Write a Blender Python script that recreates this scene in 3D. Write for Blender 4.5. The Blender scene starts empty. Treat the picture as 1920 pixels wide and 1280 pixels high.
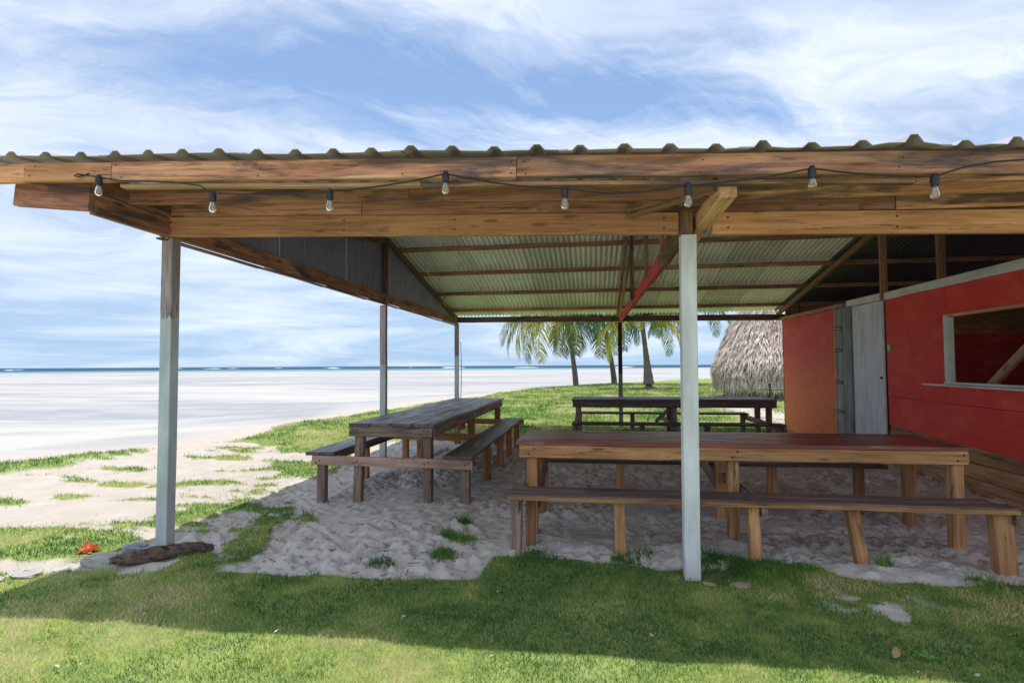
import bpy, math, random
import numpy as np
from mathutils import Vector, Matrix
random.seed(7); rng = np.random.default_rng(7)
S = bpy.context.scene
COL = S.collection

# ------------------------------------------------------------------ camera
YAW, PITCH, ROLL = math.radians(8), math.atan(45/1060), math.atan(7/1320)
CAM = Vector((3.1224, -3.8226, 1.4))
f0 = Vector((-math.sin(YAW), math.cos(YAW), 0)); r0 = Vector((math.cos(YAW), math.sin(YAW), 0)); u0 = Vector((0, 0, 1))
fw = f0*math.cos(PITCH) + u0*math.sin(PITCH); up = u0*math.cos(PITCH) - f0*math.sin(PITCH)
rt = r0*math.cos(ROLL) - up*math.sin(ROLL); up2 = up*math.cos(ROLL) + r0*math.sin(ROLL)
cd = bpy.data.cameras.new('camera'); cam = bpy.data.objects.new('camera', cd); COL.objects.link(cam)
cd.sensor_width = 36; cd.lens = 36*1060/1920; cd.clip_end = 20000; cd.clip_start = .05
m = Matrix.Identity(4)
for i in range(3):
    m[i][0] = rt[i]; m[i][1] = up2[i]; m[i][2] = -fw[i]; m[i][3] = CAM[i]
cam.matrix_world = m
S.camera = cam

# ------------------------------------------------------------------ node helpers
def nn(nt, t, **kw):
    n = nt.nodes.new(t)
    for k, v in kw.items():
        if k.startswith('i_'):
            key = k[2:]
            n.inputs[int(key) if key.isdigit() else key.replace('_', ' ')].default_value = v
        else:
            setattr(n, k, v)
    return n
def link(nt, a, b): nt.links.new(a, b)
def mathn(nt, op, a, b=None, clamp=False):
    n = nt.nodes.new('ShaderNodeMath'); n.operation = op; n.use_clamp = clamp
    for i, v in enumerate((a, b)):
        if v is None: continue
        if isinstance(v, (int, float)): n.inputs[i].default_value = v
        else: nt.links.new(v, n.inputs[i])
    return n.outputs[0]
def mixc(nt, fac, a, b, blend='MIX'):
    n = nt.nodes.new('ShaderNodeMix'); n.data_type = 'RGBA'; n.blend_type = blend
    for i, v in ((0, fac), (6, a), (7, b)):
        if isinstance(v, (int, float)): n.inputs[i].default_value = v
        elif isinstance(v, tuple): n.inputs[i].default_value = (*v[:3], 1)
        else: nt.links.new(v, n.inputs[i])
    return n.outputs[2]
def maprange(nt, v, a, b, c=0., d=1., smooth=False):
    n = nt.nodes.new('ShaderNodeMapRange'); n.clamp = True
    if smooth: n.interpolation_type = 'SMOOTHSTEP'
    nt.links.new(v, n.inputs[0])
    for i, x in enumerate((a, b, c, d)): n.inputs[i+1].default_value = x
    return n.outputs[0]
def noise(nt, vec, scale, detail=4, rough=.55, dist=0.):
    n = nt.nodes.new('ShaderNodeTexNoise'); n.inputs['Scale'].default_value = scale
    n.inputs['Detail'].default_value = detail; n.inputs['Roughness'].default_value = rough; n.inputs['Distortion'].default_value = dist
    if vec is not None: nt.links.new(vec, n.inputs['Vector'])
    return n.outputs['Fac']
def vmap(nt, vec, scale=(1, 1, 1), loc=(0, 0, 0), rot=(0, 0, 0)):
    n = nt.nodes.new('ShaderNodeMapping'); nt.links.new(vec, n.inputs[0])
    n.inputs['Scale'].default_value = scale; n.inputs['Location'].default_value = loc; n.inputs['Rotation'].default_value = rot
    return n.outputs[0]

# ------------------------------------------------------------------ sky
SUN_EL, SUN_AZ = math.radians(86.6), math.radians(-56)     # azimuth clockwise from +y
w = bpy.data.worlds.new('World'); S.world = w; w.use_nodes = True
nt = w.node_tree; nt.nodes.clear()
sky = nt.nodes.new('ShaderNodeTexSky'); sky.sky_type = 'NISHITA'; sky.sun_disc = False
sky.sun_elevation = SUN_EL; sky.sun_rotation = SUN_AZ; sky.air_density = 1.0; sky.dust_density = .6; sky.ozone_density = 2.0
tc = nt.nodes.new('ShaderNodeTexCoord')
sep = nt.nodes.new('ShaderNodeSeparateXYZ'); link(nt, tc.outputs['Generated'], sep.inputs[0])
zc = mathn(nt, 'MAXIMUM', sep.outputs[2], 0.0)
den = mathn(nt, 'ADD', zc, .13)
cx = mathn(nt, 'DIVIDE', sep.outputs[0], den); cy = mathn(nt, 'DIVIDE', sep.outputs[1], den)
comb = nt.nodes.new('ShaderNodeCombineXYZ'); link(nt, cx, comb.inputs[0]); link(nt, cy, comb.inputs[1])
P0 = comb.outputs[0]
wn = nt.nodes.new('ShaderNodeTexNoise'); wn.inputs['Scale'].default_value = 1.4; wn.inputs['Detail'].default_value = 4
link(nt, P0, wn.inputs['Vector'])
def warp(amt):
    n = nt.nodes.new('ShaderNodeVectorMath'); n.operation = 'MULTIPLY_ADD'
    link(nt, wn.outputs['Color'], n.inputs[0]); n.inputs[1].default_value = (amt, amt, 0)
    o = nt.nodes.new('ShaderNodeVectorMath'); o.operation = 'ADD'; link(nt, P0, o.inputs[0]); o.inputs[1].default_value = (-amt*.5, -amt*.5, 0)
    link(nt, o.outputs[0], n.inputs[2]); return n.outputs[0]
def lin(vec, d, c):
    n = nt.nodes.new('ShaderNodeVectorMath'); n.operation = 'DOT_PRODUCT'; link(nt, vec, n.inputs[0]); n.inputs[1].default_value = (*d, 0)
    return mathn(nt, 'SUBTRACT', n.outputs['Value'], c)
WS, WL = warp(.30), warp(.75)
def gap(c, ang, lu, lv):
    """an opening in the cloud: long ellipse on the cloud plane"""
    ca, sa = math.cos(ang), math.sin(ang)
    u = lin(WS, (ca/lu, sa/lu), (c[0]*ca+c[1]*sa)/lu); v = lin(WS, (-sa/lv, ca/lv), (-c[0]*sa+c[1]*ca)/lv)
    r = mathn(nt, 'SQRT', mathn(nt, 'ADD', mathn(nt, 'MULTIPLY', u, u), mathn(nt, 'MULTIPLY', v, v)))
    return maprange(nt, r, .15, 1.15, 1., 0., True)
g1 = gap((-.52, 1.44), .27, .95, .34); g2 = gap((.26, 1.66), .35, .62, .20); g3 = gap((.25, 1.41), .1, .36, .09); g4 = gap((1.25, 1.72), .9, .40, .18)
g5 = gap((-.45, 1.85), .6, .5, .16)
hole = mathn(nt, 'ADD', mathn(nt, 'ADD', mathn(nt, 'MULTIPLY', g1, 1.0), mathn(nt, 'MULTIPLY', g2, .62)), mathn(nt, 'ADD', mathn(nt, 'MULTIPLY', g3, .45), mathn(nt, 'ADD', mathn(nt, 'MULTIPLY', g4, .5), mathn(nt, 'MULTIPLY', g5, .55))))
hole = mathn(nt, 'MINIMUM', hole, 1.0)
def streaks(vec, ang, along, across, sc, det, seed):
    r = vmap(nt, vec, (1, 1, 1), (0, 0, 0), (0, 0, -ang)); q = vmap(nt, r, (along, across, 1), (seed, seed*.7, 0))
    return noise(nt, q, sc, det, .66, .3)
sA = streaks(WL, .25, .5, 1.7, 1.5, 9, 1.3); sB = streaks(WS, .88, .55, 2.6, 2.1, 9, 4.1); sC = noise(nt, vmap(nt, WL, (1, 1, 1), (7, 3, 0)), 5.5, 7, .65)
cov = mathn(nt, 'SUBTRACT', .90, hole)
cov = mathn(nt, 'ADD', cov, mathn(nt, 'MULTIPLY', mathn(nt, 'SUBTRACT', sA, .5), 1.5))
cov = mathn(nt, 'ADD', cov, mathn(nt, 'MULTIPLY', mathn(nt, 'SUBTRACT', sB, .46), 1.6))
cov = mathn(nt, 'ADD', cov, mathn(nt, 'MULTIPLY', mathn(nt, 'SUBTRACT', sC, .5), .75))
cfac = maprange(nt, cov, .08, .92, .02, 1., False)
grey = maprange(nt, mathn(nt, 'ADD', mathn(nt, 'MULTIPLY', sA, .5), mathn(nt, 'MULTIPLY', noise(nt, vmap(nt, WL, (.8, 1.3, 1), (5, 1, 0)), 1.3, 7, .55), .5)), .36, .66)
ccol = mixc(nt, grey, (2.45, 3.2, 4.55), (5.9, 6.3, 6.95))
base = mixc(nt, .06, sky.outputs[0], (2.4, 3.6, 5.6))
mid = mixc(nt, cfac, base, ccol)
# long flat cloud bands and blue haze low over the sea
lowv = vmap(nt, tc.outputs['Generated'], (1.6, 1.6, 13), (2, 0, 0))
lb = maprange(nt, noise(nt, lowv, 1.8, 7, .6, .5), .40, .62)
lowc = mixc(nt, lb, (2.4, 3.45, 4.85), (4.5, 5.2, 6.0))
final = mixc(nt, maprange(nt, zc, .03, .26, .95, 0., True), mid, lowc)
bg = nt.nodes.new('ShaderNodeBackground'); bg.inputs['Strength'].default_value = .086
link(nt, final, bg.inputs['Color'])
ow = nt.nodes.new('ShaderNodeOutputWorld'); link(nt, bg.outputs[0], ow.inputs[0])

# ------------------------------------------------------------------ sun, exposure
sd = bpy.data.lights.new('sun', 'SUN'); sd.energy = 2.1; sd.angle = math.radians(.8); sd.color = (1, .955, .88)
sun = bpy.data.objects.new('sun', sd); COL.objects.link(sun)
sdir = Vector((math.sin(SUN_AZ)*math.cos(SUN_EL), math.cos(SUN_AZ)*math.cos(SUN_EL), math.sin(SUN_EL)))
sun.rotation_mode = 'QUATERNION'; sun.rotation_quaternion = sdir.to_track_quat('Z', 'Y'); sun.location = (0, 0, 30)
S.view_settings.view_transform = 'Standard'; S.view_settings.look = 'None'
S.view_settings.exposure = 1.12; S.view_settings.gamma = 1; S.view_settings.use_curve_mapping = False
S.render.engine = 'CYCLES'
S.cycles.max_bounces = 10; S.cycles.diffuse_bounces = 8; S.cycles.transparent_max_bounces = 16

# ------------------------------------------------------------------ materials
def newmat(name):
    mt = bpy.data.materials.new(name); mt.use_nodes = True
    nt = mt.node_tree; nt.nodes.clear()
    o = nt.nodes.new('ShaderNodeOutputMaterial'); b = nt.nodes.new('ShaderNodeBsdfPrincipled')
    link(nt, b.outputs[0], o.inputs[0])
    return mt, nt, b
def bump(nt, b, h, strength=.4, dist=.01):
    n = nt.nodes.new('ShaderNodeBump'); n.inputs['Strength'].default_value = strength; n.inputs['Distance'].default_value = dist
    link(nt, h, n.inputs['Height']); link(nt, n.outputs[0], b.inputs['Normal'])
def objvec(nt):
    """object coordinates pushed to a random place for each object, so alike boards differ"""
    tc = nt.nodes.new('ShaderNodeTexCoord'); oi = nt.nodes.new('ShaderNodeObjectInfo')
    vm = nt.nodes.new('ShaderNodeVectorMath'); vm.operation = 'MULTIPLY_ADD'
    cb = nt.nodes.new('ShaderNodeCombineXYZ')
    for i, k in enumerate((37., 11., 19.)):
        link(nt, mathn(nt, 'MULTIPLY', oi.outputs['Random'], k), cb.inputs[i])
    va = nt.nodes.new('ShaderNodeVectorMath'); va.operation = 'ADD'
    link(nt, tc.outputs['Object'], va.inputs[0]); link(nt, cb.outputs[0], va.inputs[1])
    return tc.outputs['Object'], va.outputs[0], oi.outputs['Random']
def wood(name, light, dark, stain=(.05, .045, .05), stain_amt=.3, rough=.7, knots=True, paint=None, paint_x=None, paint_above=False, spec=.3, grainf=1., worn=.25):
    mt, nt, b = newmat(name)
    raw, v, rnd = objvec(nt)
    g1 = noise(nt, vmap(nt, v, (1.1, 22*grainf, 22*grainf)), 1.6, 6, .6, .35)
    g2 = noise(nt, vmap(nt, v, (3.5, 95, 95)), 1.2, 3, .6)
    gg = mathn(nt, 'ADD', mathn(nt, 'MULTIPLY', g1, .75), mathn(nt, 'MULTIPLY', g2, .3))
    gf = maprange(nt, gg, .42, .64)
    c = mixc(nt, gf, dark, light)
    tone = noise(nt, vmap(nt, v, (.9, 1.6, 1.6)), 1.3, 2)
    hv = nt.nodes.new('ShaderNodeHueSaturation'); link(nt, c, hv.inputs['Color'])
    link(nt, maprange(nt, mathn(nt, 'ADD', mathn(nt, 'MULTIPLY', tone, .6), mathn(nt, 'MULTIPLY', rnd, .4)), .3, .72, .62, 1.28), hv.inputs['Value'])
    c = hv.outputs[0]
    if knots:
        vo = nt.nodes.new('ShaderNodeTexVoronoi'); vo.inputs['Scale'].default_value = 1.0
        link(nt, vmap(nt, v, (2.3, 9, 9)), vo.inputs['Vector'])
        kd = maprange(nt, vo.outputs['Distance'], .06, .17, 1., 0., True)
        c = mixc(nt, mathn(nt, 'MULTIPLY', kd, .85), c, tuple(x*.35 for x in dark))
    cr_ = noise(nt, vmap(nt, v, (.55, 17, 17), (5, 2, 9)), 2.0, 3, .5, .2)
    crack = maprange(nt, mathn(nt, 'ABSOLUTE', mathn(nt, 'SUBTRACT', cr_, .5)), .004, .014, 1., 0.)
    crack = mathn(nt, 'MULTIPLY', crack, maprange(nt, noise(nt, vmap(nt, v, (1.5, 6, 6), (1, 7, 3)), 1.5, 2), .45, .6))
    c = mixc(nt, mathn(nt, 'MULTIPLY', crack, .8), c, tuple(x*.18 for x in dark))
    bl_ = noise(nt, vmap(nt, v, (3.2, 9, 9), (8, 8, 1)), 1.3, 5, .65)
    c = mixc(nt, maprange(nt, bl_, .5, .75, 0., .35), c, tuple(x*.55 for x in dark))
    if stain_amt > 0:
        s = noise(nt, vmap(nt, v, (.85, 5, 5)), 1.6, 6, .62, .6)
        sf = maprange(nt, s, .66-stain_amt*.36, .76-stain_amt*.30)
        c = mixc(nt, mathn(nt, 'MULTIPLY', sf, .85), c, stain)
    r = rough
    if paint is not None:
        sp = nt.nodes.new('ShaderNodeSeparateXYZ'); link(nt, raw, sp.inputs[0])
        edge = noise(nt, vmap(nt, v, (5, 46, 46)), 1., 5)
        wear_n = noise(nt, vmap(nt, v, (2.5, 24, 24)), 1.4, 6, .65); wear = maprange(nt, wear_n, .60-worn*.2, .78-worn*.2)
        pf = mathn(nt, 'SUBTRACT', 1., mathn(nt, 'MULTIPLY', wear, worn*2.6, True))
        if paint_x is not None:
            xx = mathn(nt, 'ADD', sp.outputs[0], mathn(nt, 'MULTIPLY', edge, .09))
            lim = maprange(nt, xx, paint_x-.004, paint_x+.012, *( (0., 1.) if paint_above else (1., 0.) ))
            pf = mathn(nt, 'MULTIPLY', pf, lim)
        dirt = mathn(nt, 'MULTIPLY', maprange(nt, mathn(nt, 'ADD', sp.outputs[0], mathn(nt, 'MULTIPLY', wear_n, .22)), .30, .56, 1., 0.), .75) if name.endswith('post') else None
        pt = noise(nt, vmap(nt, v, (1.5, 5, 5)), 1.5, 5)
        pc = mixc(nt, maprange(nt, pt, .35, .7), tuple(x*.72 for x in paint), paint)
        c = mixc(nt, pf, c, pc)
        if dirt is not None: c = mixc(nt, dirt, c, (.36, .30, .25))
    link(nt, c, b.inputs['Base Color'])
    link(nt, maprange(nt, g1, .3, .75, min(1., r+.18), max(.12, r-.1)), b.inputs['Roughness'])
    b.inputs['Specular IOR Level'].default_value = spec
    bump(nt, b, gg, .45, .006)
    return mt
M = {}
M['beam'] = wood('honey_pine', (.86, .46, .24), (.62, .285, .135), (.16, .10, .08), .12)
M['beam_old'] = wood('weathered_pine', (.78, .43, .25), (.44, .19, .105), (.07, .058, .065), .62)
M['red_brown'] = wood('red_brown_board', (.60, .30, .20), (.32, .135, .095), (.07, .055, .065), .42)
M['rafter'] = wood('roof_timber', (.50, .29, .18), (.28, .15, .09), (.08, .06, .06), .12)
M['dark_timber'] = wood('dark_timber', (.22, .14, .12), (.11, .07, .065), (.04, .035, .04), .2)
M['pale_cut'] = wood('fresh_cut_timber', (.74, .46, .28), (.55, .29, .16), (.1, .08, .06), .05)
M['red_beam'] = wood('red_painted_beam', (.34, .2, .11), (.16, .08, .04), paint=(.80, .075, .065), paint_x=7.6, worn=.22)
M['post_l'] = wood('grey_blue_post', (.46, .39, .40), (.31, .25, .26), paint=(.62, .68, .70), paint_x=2.06, stain_amt=.16, worn=.10, knots=False)
M['post_s'] = wood('side_post', (.46, .39, .40), (.31, .25, .26), paint=(.62, .68, .70), paint_x=1.72, stain_amt=.16, worn=.10, knots=False)
M['post_b'] = wood('back_post', (.44, .33, .33), (.30, .21, .22), paint=(.58, .62, .64), paint_x=1.92, stain_amt=.16, worn=.10, knots=False)
M['post_m'] = wood('white_post', (.4, .3, .2), (.2, .12, .08), paint=(.84, .87, .88), stain_amt=.07, worn=.08, knots=False)
M['post_d'] = wood('dark_post', (.12, .08, .06), (.05, .035, .03), paint=(.30, .32, .33), paint_x=1.5, stain_amt=.2, worn=.1, knots=False)
M['tbl_grey'] = wood('grey_brown_lacquer', (.23, .17, .175), (.12, .085, .09), (.03, .025, .03), .18, rough=.36, spec=.5, grainf=.6)
M['tbl_red'] = wood('red_brown_lacquer', (.34, .065, .048), (.17, .030, .026), (.36, .24, .19), .28, rough=.28, spec=.55, grainf=.6)
M['tbl_dark'] = wood('dark_brown_lacquer', (.17, .10, .085), (.08, .048, .042), (.02, .014, .014), .15, rough=.40, spec=.5, grainf=.6)
M['bench_dark'] = wood('dark_bench', (.14, .095, .085), (.07, .048, .046), (.02, .016, .018), .2, rough=.45, spec=.45)
M['bench_worn'] = wood('worn_bench', (.32, .22, .19), (.15, .10, .10), (.035, .03, .035), .3, rough=.5, spec=.4, grainf=.7)
M['leg_grey'] = wood('grey_timber', (.42, .30, .235), (.20, .13, .105), (.05, .04, .042), .3, grainf=.8)
M['rail_pink'] = wood('pinkish_rail', (.56, .38, .30), (.38, .23, .18), (.10, .07, .06), .12)
M['leg_tan'] = wood('tan_timber', (.70, .39, .19), (.43, .20, .085), (.06, .045, .04), .22)
M['leg_orange'] = wood('orange_timber', (.58, .29, .13), (.34, .15, .065), (.06, .045, .04), .15)
M['white_paint'] = wood('white_painted_board', (.4, .36, .3), (.2, .17, .13), paint=(.85, .84, .79), stain_amt=.1, worn=.14, knots=False)
M['door_paint'] = wood('pale_grey_door_board', (.3, .28, .26), (.16, .14, .13), paint=(.84, .86, .90), stain_amt=.1, worn=.12, knots=False)
M['jamb_grey'] = wood('bare_grey_board', (.50, .50, .49), (.27, .27, .28), (.08, .08, .085), .25, knots=False)
M['shack_plank'] = wood('brown_shack_plank', (.58, .33, .17), (.34, .17, .085), (.07, .05, .045), .22)
M['drift'] = wood('driftwood', (.20, .135, .10), (.06, .04, .035), (.03, .025, .025), .35)

def plywood(name, col, col2, low=None):
    """red painted plywood: brushed paint, grain showing, scuffs; optional orange wash towards the foot"""
    mt, nt, b = newmat(name)
    tc = nt.nodes.new('ShaderNodeTexCoord'); v = tc.outputs['Object']
    n1 = noise(nt, vmap(nt, v, (1, 1, 1.6)), 2.1, 6, .6, .3)
    n2 = noise(nt, vmap(nt, v, (1, 2.2, 16)), 2.2, 5, .62, .8)
    n3 = noise(nt, v, 7, 6, .7)
    c = mixc(nt, maprange(nt, n1, .3, .7), col2, col)
    c = mixc(nt, maprange(nt, n2, .52, .72, 0, .4), c, tuple(min(1, x*1.15+.02) for x in col))
    c = mixc(nt, maprange(nt, n3, .60, .72, 0, .45), c, tuple(x*.35 for x in col2))
    n4 = noise(nt, vmap(nt, v, (1, 1.3, 2.2), (3, 9, 4)), 1.7, 7, .68, .5)
    c = mixc(nt, maprange(nt, n4, .50, .72, 0., .55), c, (.88, .17, .13))
    n5 = noise(nt, vmap(nt, v, (1, 1.1, 30), (2, 2, 2)), 1.6, 4, .6, .3)
    c = mixc(nt, maprange(nt, n5, .60, .74, 0., .5), c, tuple(x*.5 for x in col2))
    n6 = noise(nt, vmap(nt, v, (1, 5, 5), (6, 1, 1)), 2.6, 7, .7, .6)
    c = mixc(nt, maprange(nt, n6, .64, .70, 0., .6), c, (.20, .035, .03))
    if low:
        sp = nt.nodes.new('ShaderNodeSeparateXYZ'); link(nt, v, sp.inputs[0])
        zz = mathn(nt, 'ADD', sp.outputs[2], mathn(nt, 'MULTIPLY', n1, 1.2))
        f = maprange(nt, zz, 1.1, 2.3, .92, 0.)
        c = mixc(nt, mathn(nt, 'MULTIPLY', f, maprange(nt, n3, .3, .65, .5, 1.)), c, low)
    link(nt, c, b.inputs['Base Color']); b.inputs['Roughness'].default_value = .6; b.inputs['Specular IOR Level'].default_value = .12
    bump(nt, b, mathn(nt, 'ADD', n2, mathn(nt, 'MULTIPLY', n3, .4)), .35, .01)
    return mt
M['red_ply'] = plywood('red_painted_plywood', (.84, .085, .060), (.70, .046, .040))
M['red_ply_orange'] = plywood('red_plywood_orange_wash', (.78, .10, .07), (.62, .055, .048), (.86, .27, .085))
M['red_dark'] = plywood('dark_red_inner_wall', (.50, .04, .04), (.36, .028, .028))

def metal(name, base, dark, rust=.2, metallic=.35, rough=.5):
    mt, nt, b = newmat(name)
    raw, v, rnd = objvec(nt)
    tc = nt.nodes.new('ShaderNodeTexCoord')
    n1 = noise(nt, v, 1.6, 5, .6, .4)
    n2 = noise(nt, vmap(nt, v, (9, .8, .8)), 2., 5, .65)
    c = mixc(nt, maprange(nt, n1, .3, .7), dark, base)
    c = mixc(nt, maprange(nt, n2, .62, .85, 0., rust), c, (.20, .09, .045))
    hv = nt.nodes.new('ShaderNodeHueSaturation'); link(nt, c, hv.inputs['Color'])
    link(nt, maprange(nt, rnd, 0, 1, .85, 1.12), hv.inputs['Value'])
    link(nt, hv.outputs[0], b.inputs['Base Color']); b.inputs['Roughness'].default_value = rough; b.inputs['Metallic'].default_value = metallic
    bump(nt, b, n1, .1, .01)
    return mt
M['zinc'] = metal('galvanised_sheet', (.86, .86, .88), (.68, .68, .70), .28, .05)
M['zinc_green'] = metal('mossy_green_sheet', (.54, .48, .53), (.33, .30, .34), .55, .1, .6)
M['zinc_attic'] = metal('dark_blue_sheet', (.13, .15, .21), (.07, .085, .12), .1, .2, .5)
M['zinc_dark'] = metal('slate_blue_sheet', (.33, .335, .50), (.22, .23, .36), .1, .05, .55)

def plain(name, col, rough=.6, var=.25, scale=30., metallic=0., b_=.2):
    mt, nt, b = newmat(name)
    raw, v, rnd = objvec(nt)
    n = noise(nt, v, scale, 5, .6)
    c = mixc(nt, maprange(nt, n, .3, .7), tuple(x*(1-var) for x in col), tuple(min(1, x*(1+var*.5)) for x in col))
    link(nt, c, b.inputs['Base Color']); b.inputs['Roughness'].default_value = rough; b.inputs['Metallic'].default_value = metallic
    bump(nt, b, n, b_, .01)
    return mt
M['black'] = plain('black_rubber', (.012, .014, .018), .45, .2)
M['rope_grey'] = plain('grey_cord', (.09, .095, .105), .8)
M['cable_white'] = plain('white_cable', (.62, .62, .6), .5)
M['nail'] = plain('dull_steel', (.30, .27, .24), .45, metallic=.7)
M['green_box'] = plain('green_plastic', (.18, .42, .06), .4, .3)
M['rock'] = plain('pale_coral_stone', (.46, .44, .42), .9, .35, 9, b_=.8)
M['rock_tan'] = plain('tan_stone', (.42, .36, .26), .9, .35, 9, b_=.8)
M['bag'] = plain('blue_grey_plastic', (.24, .29, .34), .35, .45, 14, b_=.8)
M['orange'] = plain('orange_plastic', (.52, .09, .02), .45, .55, 40)
M['leaf_dry'] = plain('dry_leaf', (.42, .25, .10), .7, .3)
M['leaf_green'] = plain('fresh_leaf', (.13, .30, .05), .5, .3)
M['litter'] = plain('pale_litter', (.55, .52, .46), .8, .4)
M['blue_wall'] = plain('pale_blue_boards', (.34, .44, .52), .7, .2, 6)
M['slat_dark'] = plain('dark_opening', (.03, .035, .04), .7)
M['bamboo'] = plain('pale_bamboo', (.58, .54, .40), .5, .2)
M['hut_roof'] = plain('grey_green_roofing', (.16, .17, .15), .8, .3, 5)
mt, nt, b = newmat('clear_bulb_glass')
b.inputs['Base Color'].default_value = (1, .97, .92, 1); b.inputs['Roughness'].default_value = .03
b.inputs['Transmission Weight'].default_value = .9; b.inputs['IOR'].default_value = 1.25
M['glass'] = mt
M['filament'] = plain('pale_filament_support', (.80, .76, .66), .4, .1)

# thatch
mt, nt, b = newmat('dry_palm_thatch')
at = nt.nodes.new('ShaderNodeAttribute'); at.attribute_name = 'tint'
cr = nt.nodes.new('ShaderNodeValToRGB'); link(nt, at.outputs['Fac'], cr.inputs[0])
cr.color_ramp.elements[0].color = (.13, .085, .06, 1); cr.color_ramp.elements[1].color = (.76, .66, .61, 1)
e = cr.color_ramp.elements.new(.35); e.color = (.43, .35, .31, 1)
link(nt, cr.outputs[0], b.inputs['Base Color']); b.inputs['Roughness'].default_value = .85
M['thatch'] = mt
# leaves
def leafmat(name, stops, trans=.35):
    mt = bpy.data.materials.new(name); mt.use_nodes = True; nt = mt.node_tree; nt.nodes.clear()
    o = nt.nodes.new('ShaderNodeOutputMaterial'); d = nt.nodes.new('ShaderNodeBsdfPrincipled'); t = nt.nodes.new('ShaderNodeBsdfTranslucent'); mx = nt.nodes.new('ShaderNodeMixShader')
    at = nt.nodes.new('ShaderNodeAttribute'); at.attribute_name = 'tint'
    cr = nt.nodes.new('ShaderNodeValToRGB'); link(nt, at.outputs['Fac'], cr.inputs[0])
    els = cr.color_ramp.elements
    els[0].position = stops[0][0]; els[0].color = (*stops[0][1], 1); els[1].position = stops[-1][0]; els[1].color = (*stops[-1][1], 1)
    for p, c in stops[1:-1]:
        e = els.new(p); e.color = (*c, 1)
    link(nt, cr.outputs[0], d.inputs['Base Color']); d.inputs['Roughness'].default_value = .8; d.inputs['Specular IOR Level'].default_value = .25
    hs = nt.nodes.new('ShaderNodeHueSaturation'); hs.inputs['Value'].default_value = 1.25; link(nt, cr.outputs[0], hs.inputs['Color'])
    link(nt, hs.outputs[0], t.inputs['Color'])
    mx.inputs[0].default_value = trans; link(nt, d.outputs[0], mx.inputs[1]); link(nt, t.outputs[0], mx.inputs[2]); link(nt, mx.outputs[0], o.inputs[0])
    return mt
M['frond'] = leafmat('palm_leaf', [(0, (.035, .075, .020)), (.45, (.12, .20, .035)), (.7, (.33, .38, .06)), (.88, (.68, .56, .07)), (1, (.34, .23, .13))], .3)
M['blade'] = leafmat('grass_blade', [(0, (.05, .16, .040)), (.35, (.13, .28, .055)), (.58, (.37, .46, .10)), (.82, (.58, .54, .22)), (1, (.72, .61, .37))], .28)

# ------------------------------------------------------------------ mesh helpers
WM = {}
def place(o, world, parent=None):
    WM[o.name] = world.copy()
    COL.objects.link(o)
    if parent is not None:
        o.parent = parent
        loc = WM[parent.name].inverted() @ world
    else:
        loc = world
    o.matrix_basis = loc
def tag(o, label=None, cat=None, group=None, kind=None):
    for k, v in (('label', label), ('category', cat), ('group', group), ('kind', kind)):
        if v: o[k] = v
    return o
def thing(name, loc, label, cat, group=None):
    o = bpy.data.objects.new(name, None); o.empty_display_size = .2
    place(o, Matrix.Translation(Vector(loc)))
    return tag(o, label, cat, group)
def meshdata(name, V, F, mat, smooth=False, tint=None):
    me = bpy.data.meshes.new(name)
    me.from_pydata([tuple(v) for v in V], [], [tuple(f) for f in F])
    if mat is not None: me.materials.append(mat)
    if smooth: me.polygons.foreach_set('use_smooth', [True]*len(me.polygons))
    if tint is not None:
        a = me.attributes.new('tint', 'FLOAT', 'POINT'); a.data.foreach_set('value', np.asarray(tint, dtype=np.float32))
    me.update()
    return me
def fastmesh(name, V, F, mat, tint=None, smooth=False):
    """V (n,3) array, F (m,k) array"""
    me = bpy.data.meshes.new(name); n, (mm, k) = len(V), F.shape
    me.vertices.add(n); me.vertices.foreach_set('co', np.ascontiguousarray(V, dtype=np.float32).ravel())
    me.loops.add(mm*k); me.loops.foreach_set('vertex_index', np.ascontiguousarray(F, dtype=np.int32).ravel())
    me.polygons.add(mm); me.polygons.foreach_set('loop_start', np.arange(0, mm*k, k, dtype=np.int32))
    me.polygons.foreach_set('loop_total', np.full(mm, k, dtype=np.int32))
    if smooth: me.polygons.foreach_set('use_smooth', np.ones(mm, dtype=bool))
    me.update(calc_edges=True)
    if mat is not None: me.materials.append(mat)
    if tint is not None:
        a = me.attributes.new('tint', 'FLOAT', 'POINT'); a.data.foreach_set('value', np.asarray(tint, dtype=np.float32))
    return me
def obj(name, V, F, mat, parent=None, loc=(0, 0, 0), smooth=False, tint=None):
    """V in world coordinates; origin put at loc"""
    L = Vector(loc)
    o = bpy.data.objects.new(name, meshdata(name, [Vector(v)-L for v in V], F, mat, smooth, tint))
    place(o, Matrix.Translation(L), parent)
    return o
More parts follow.
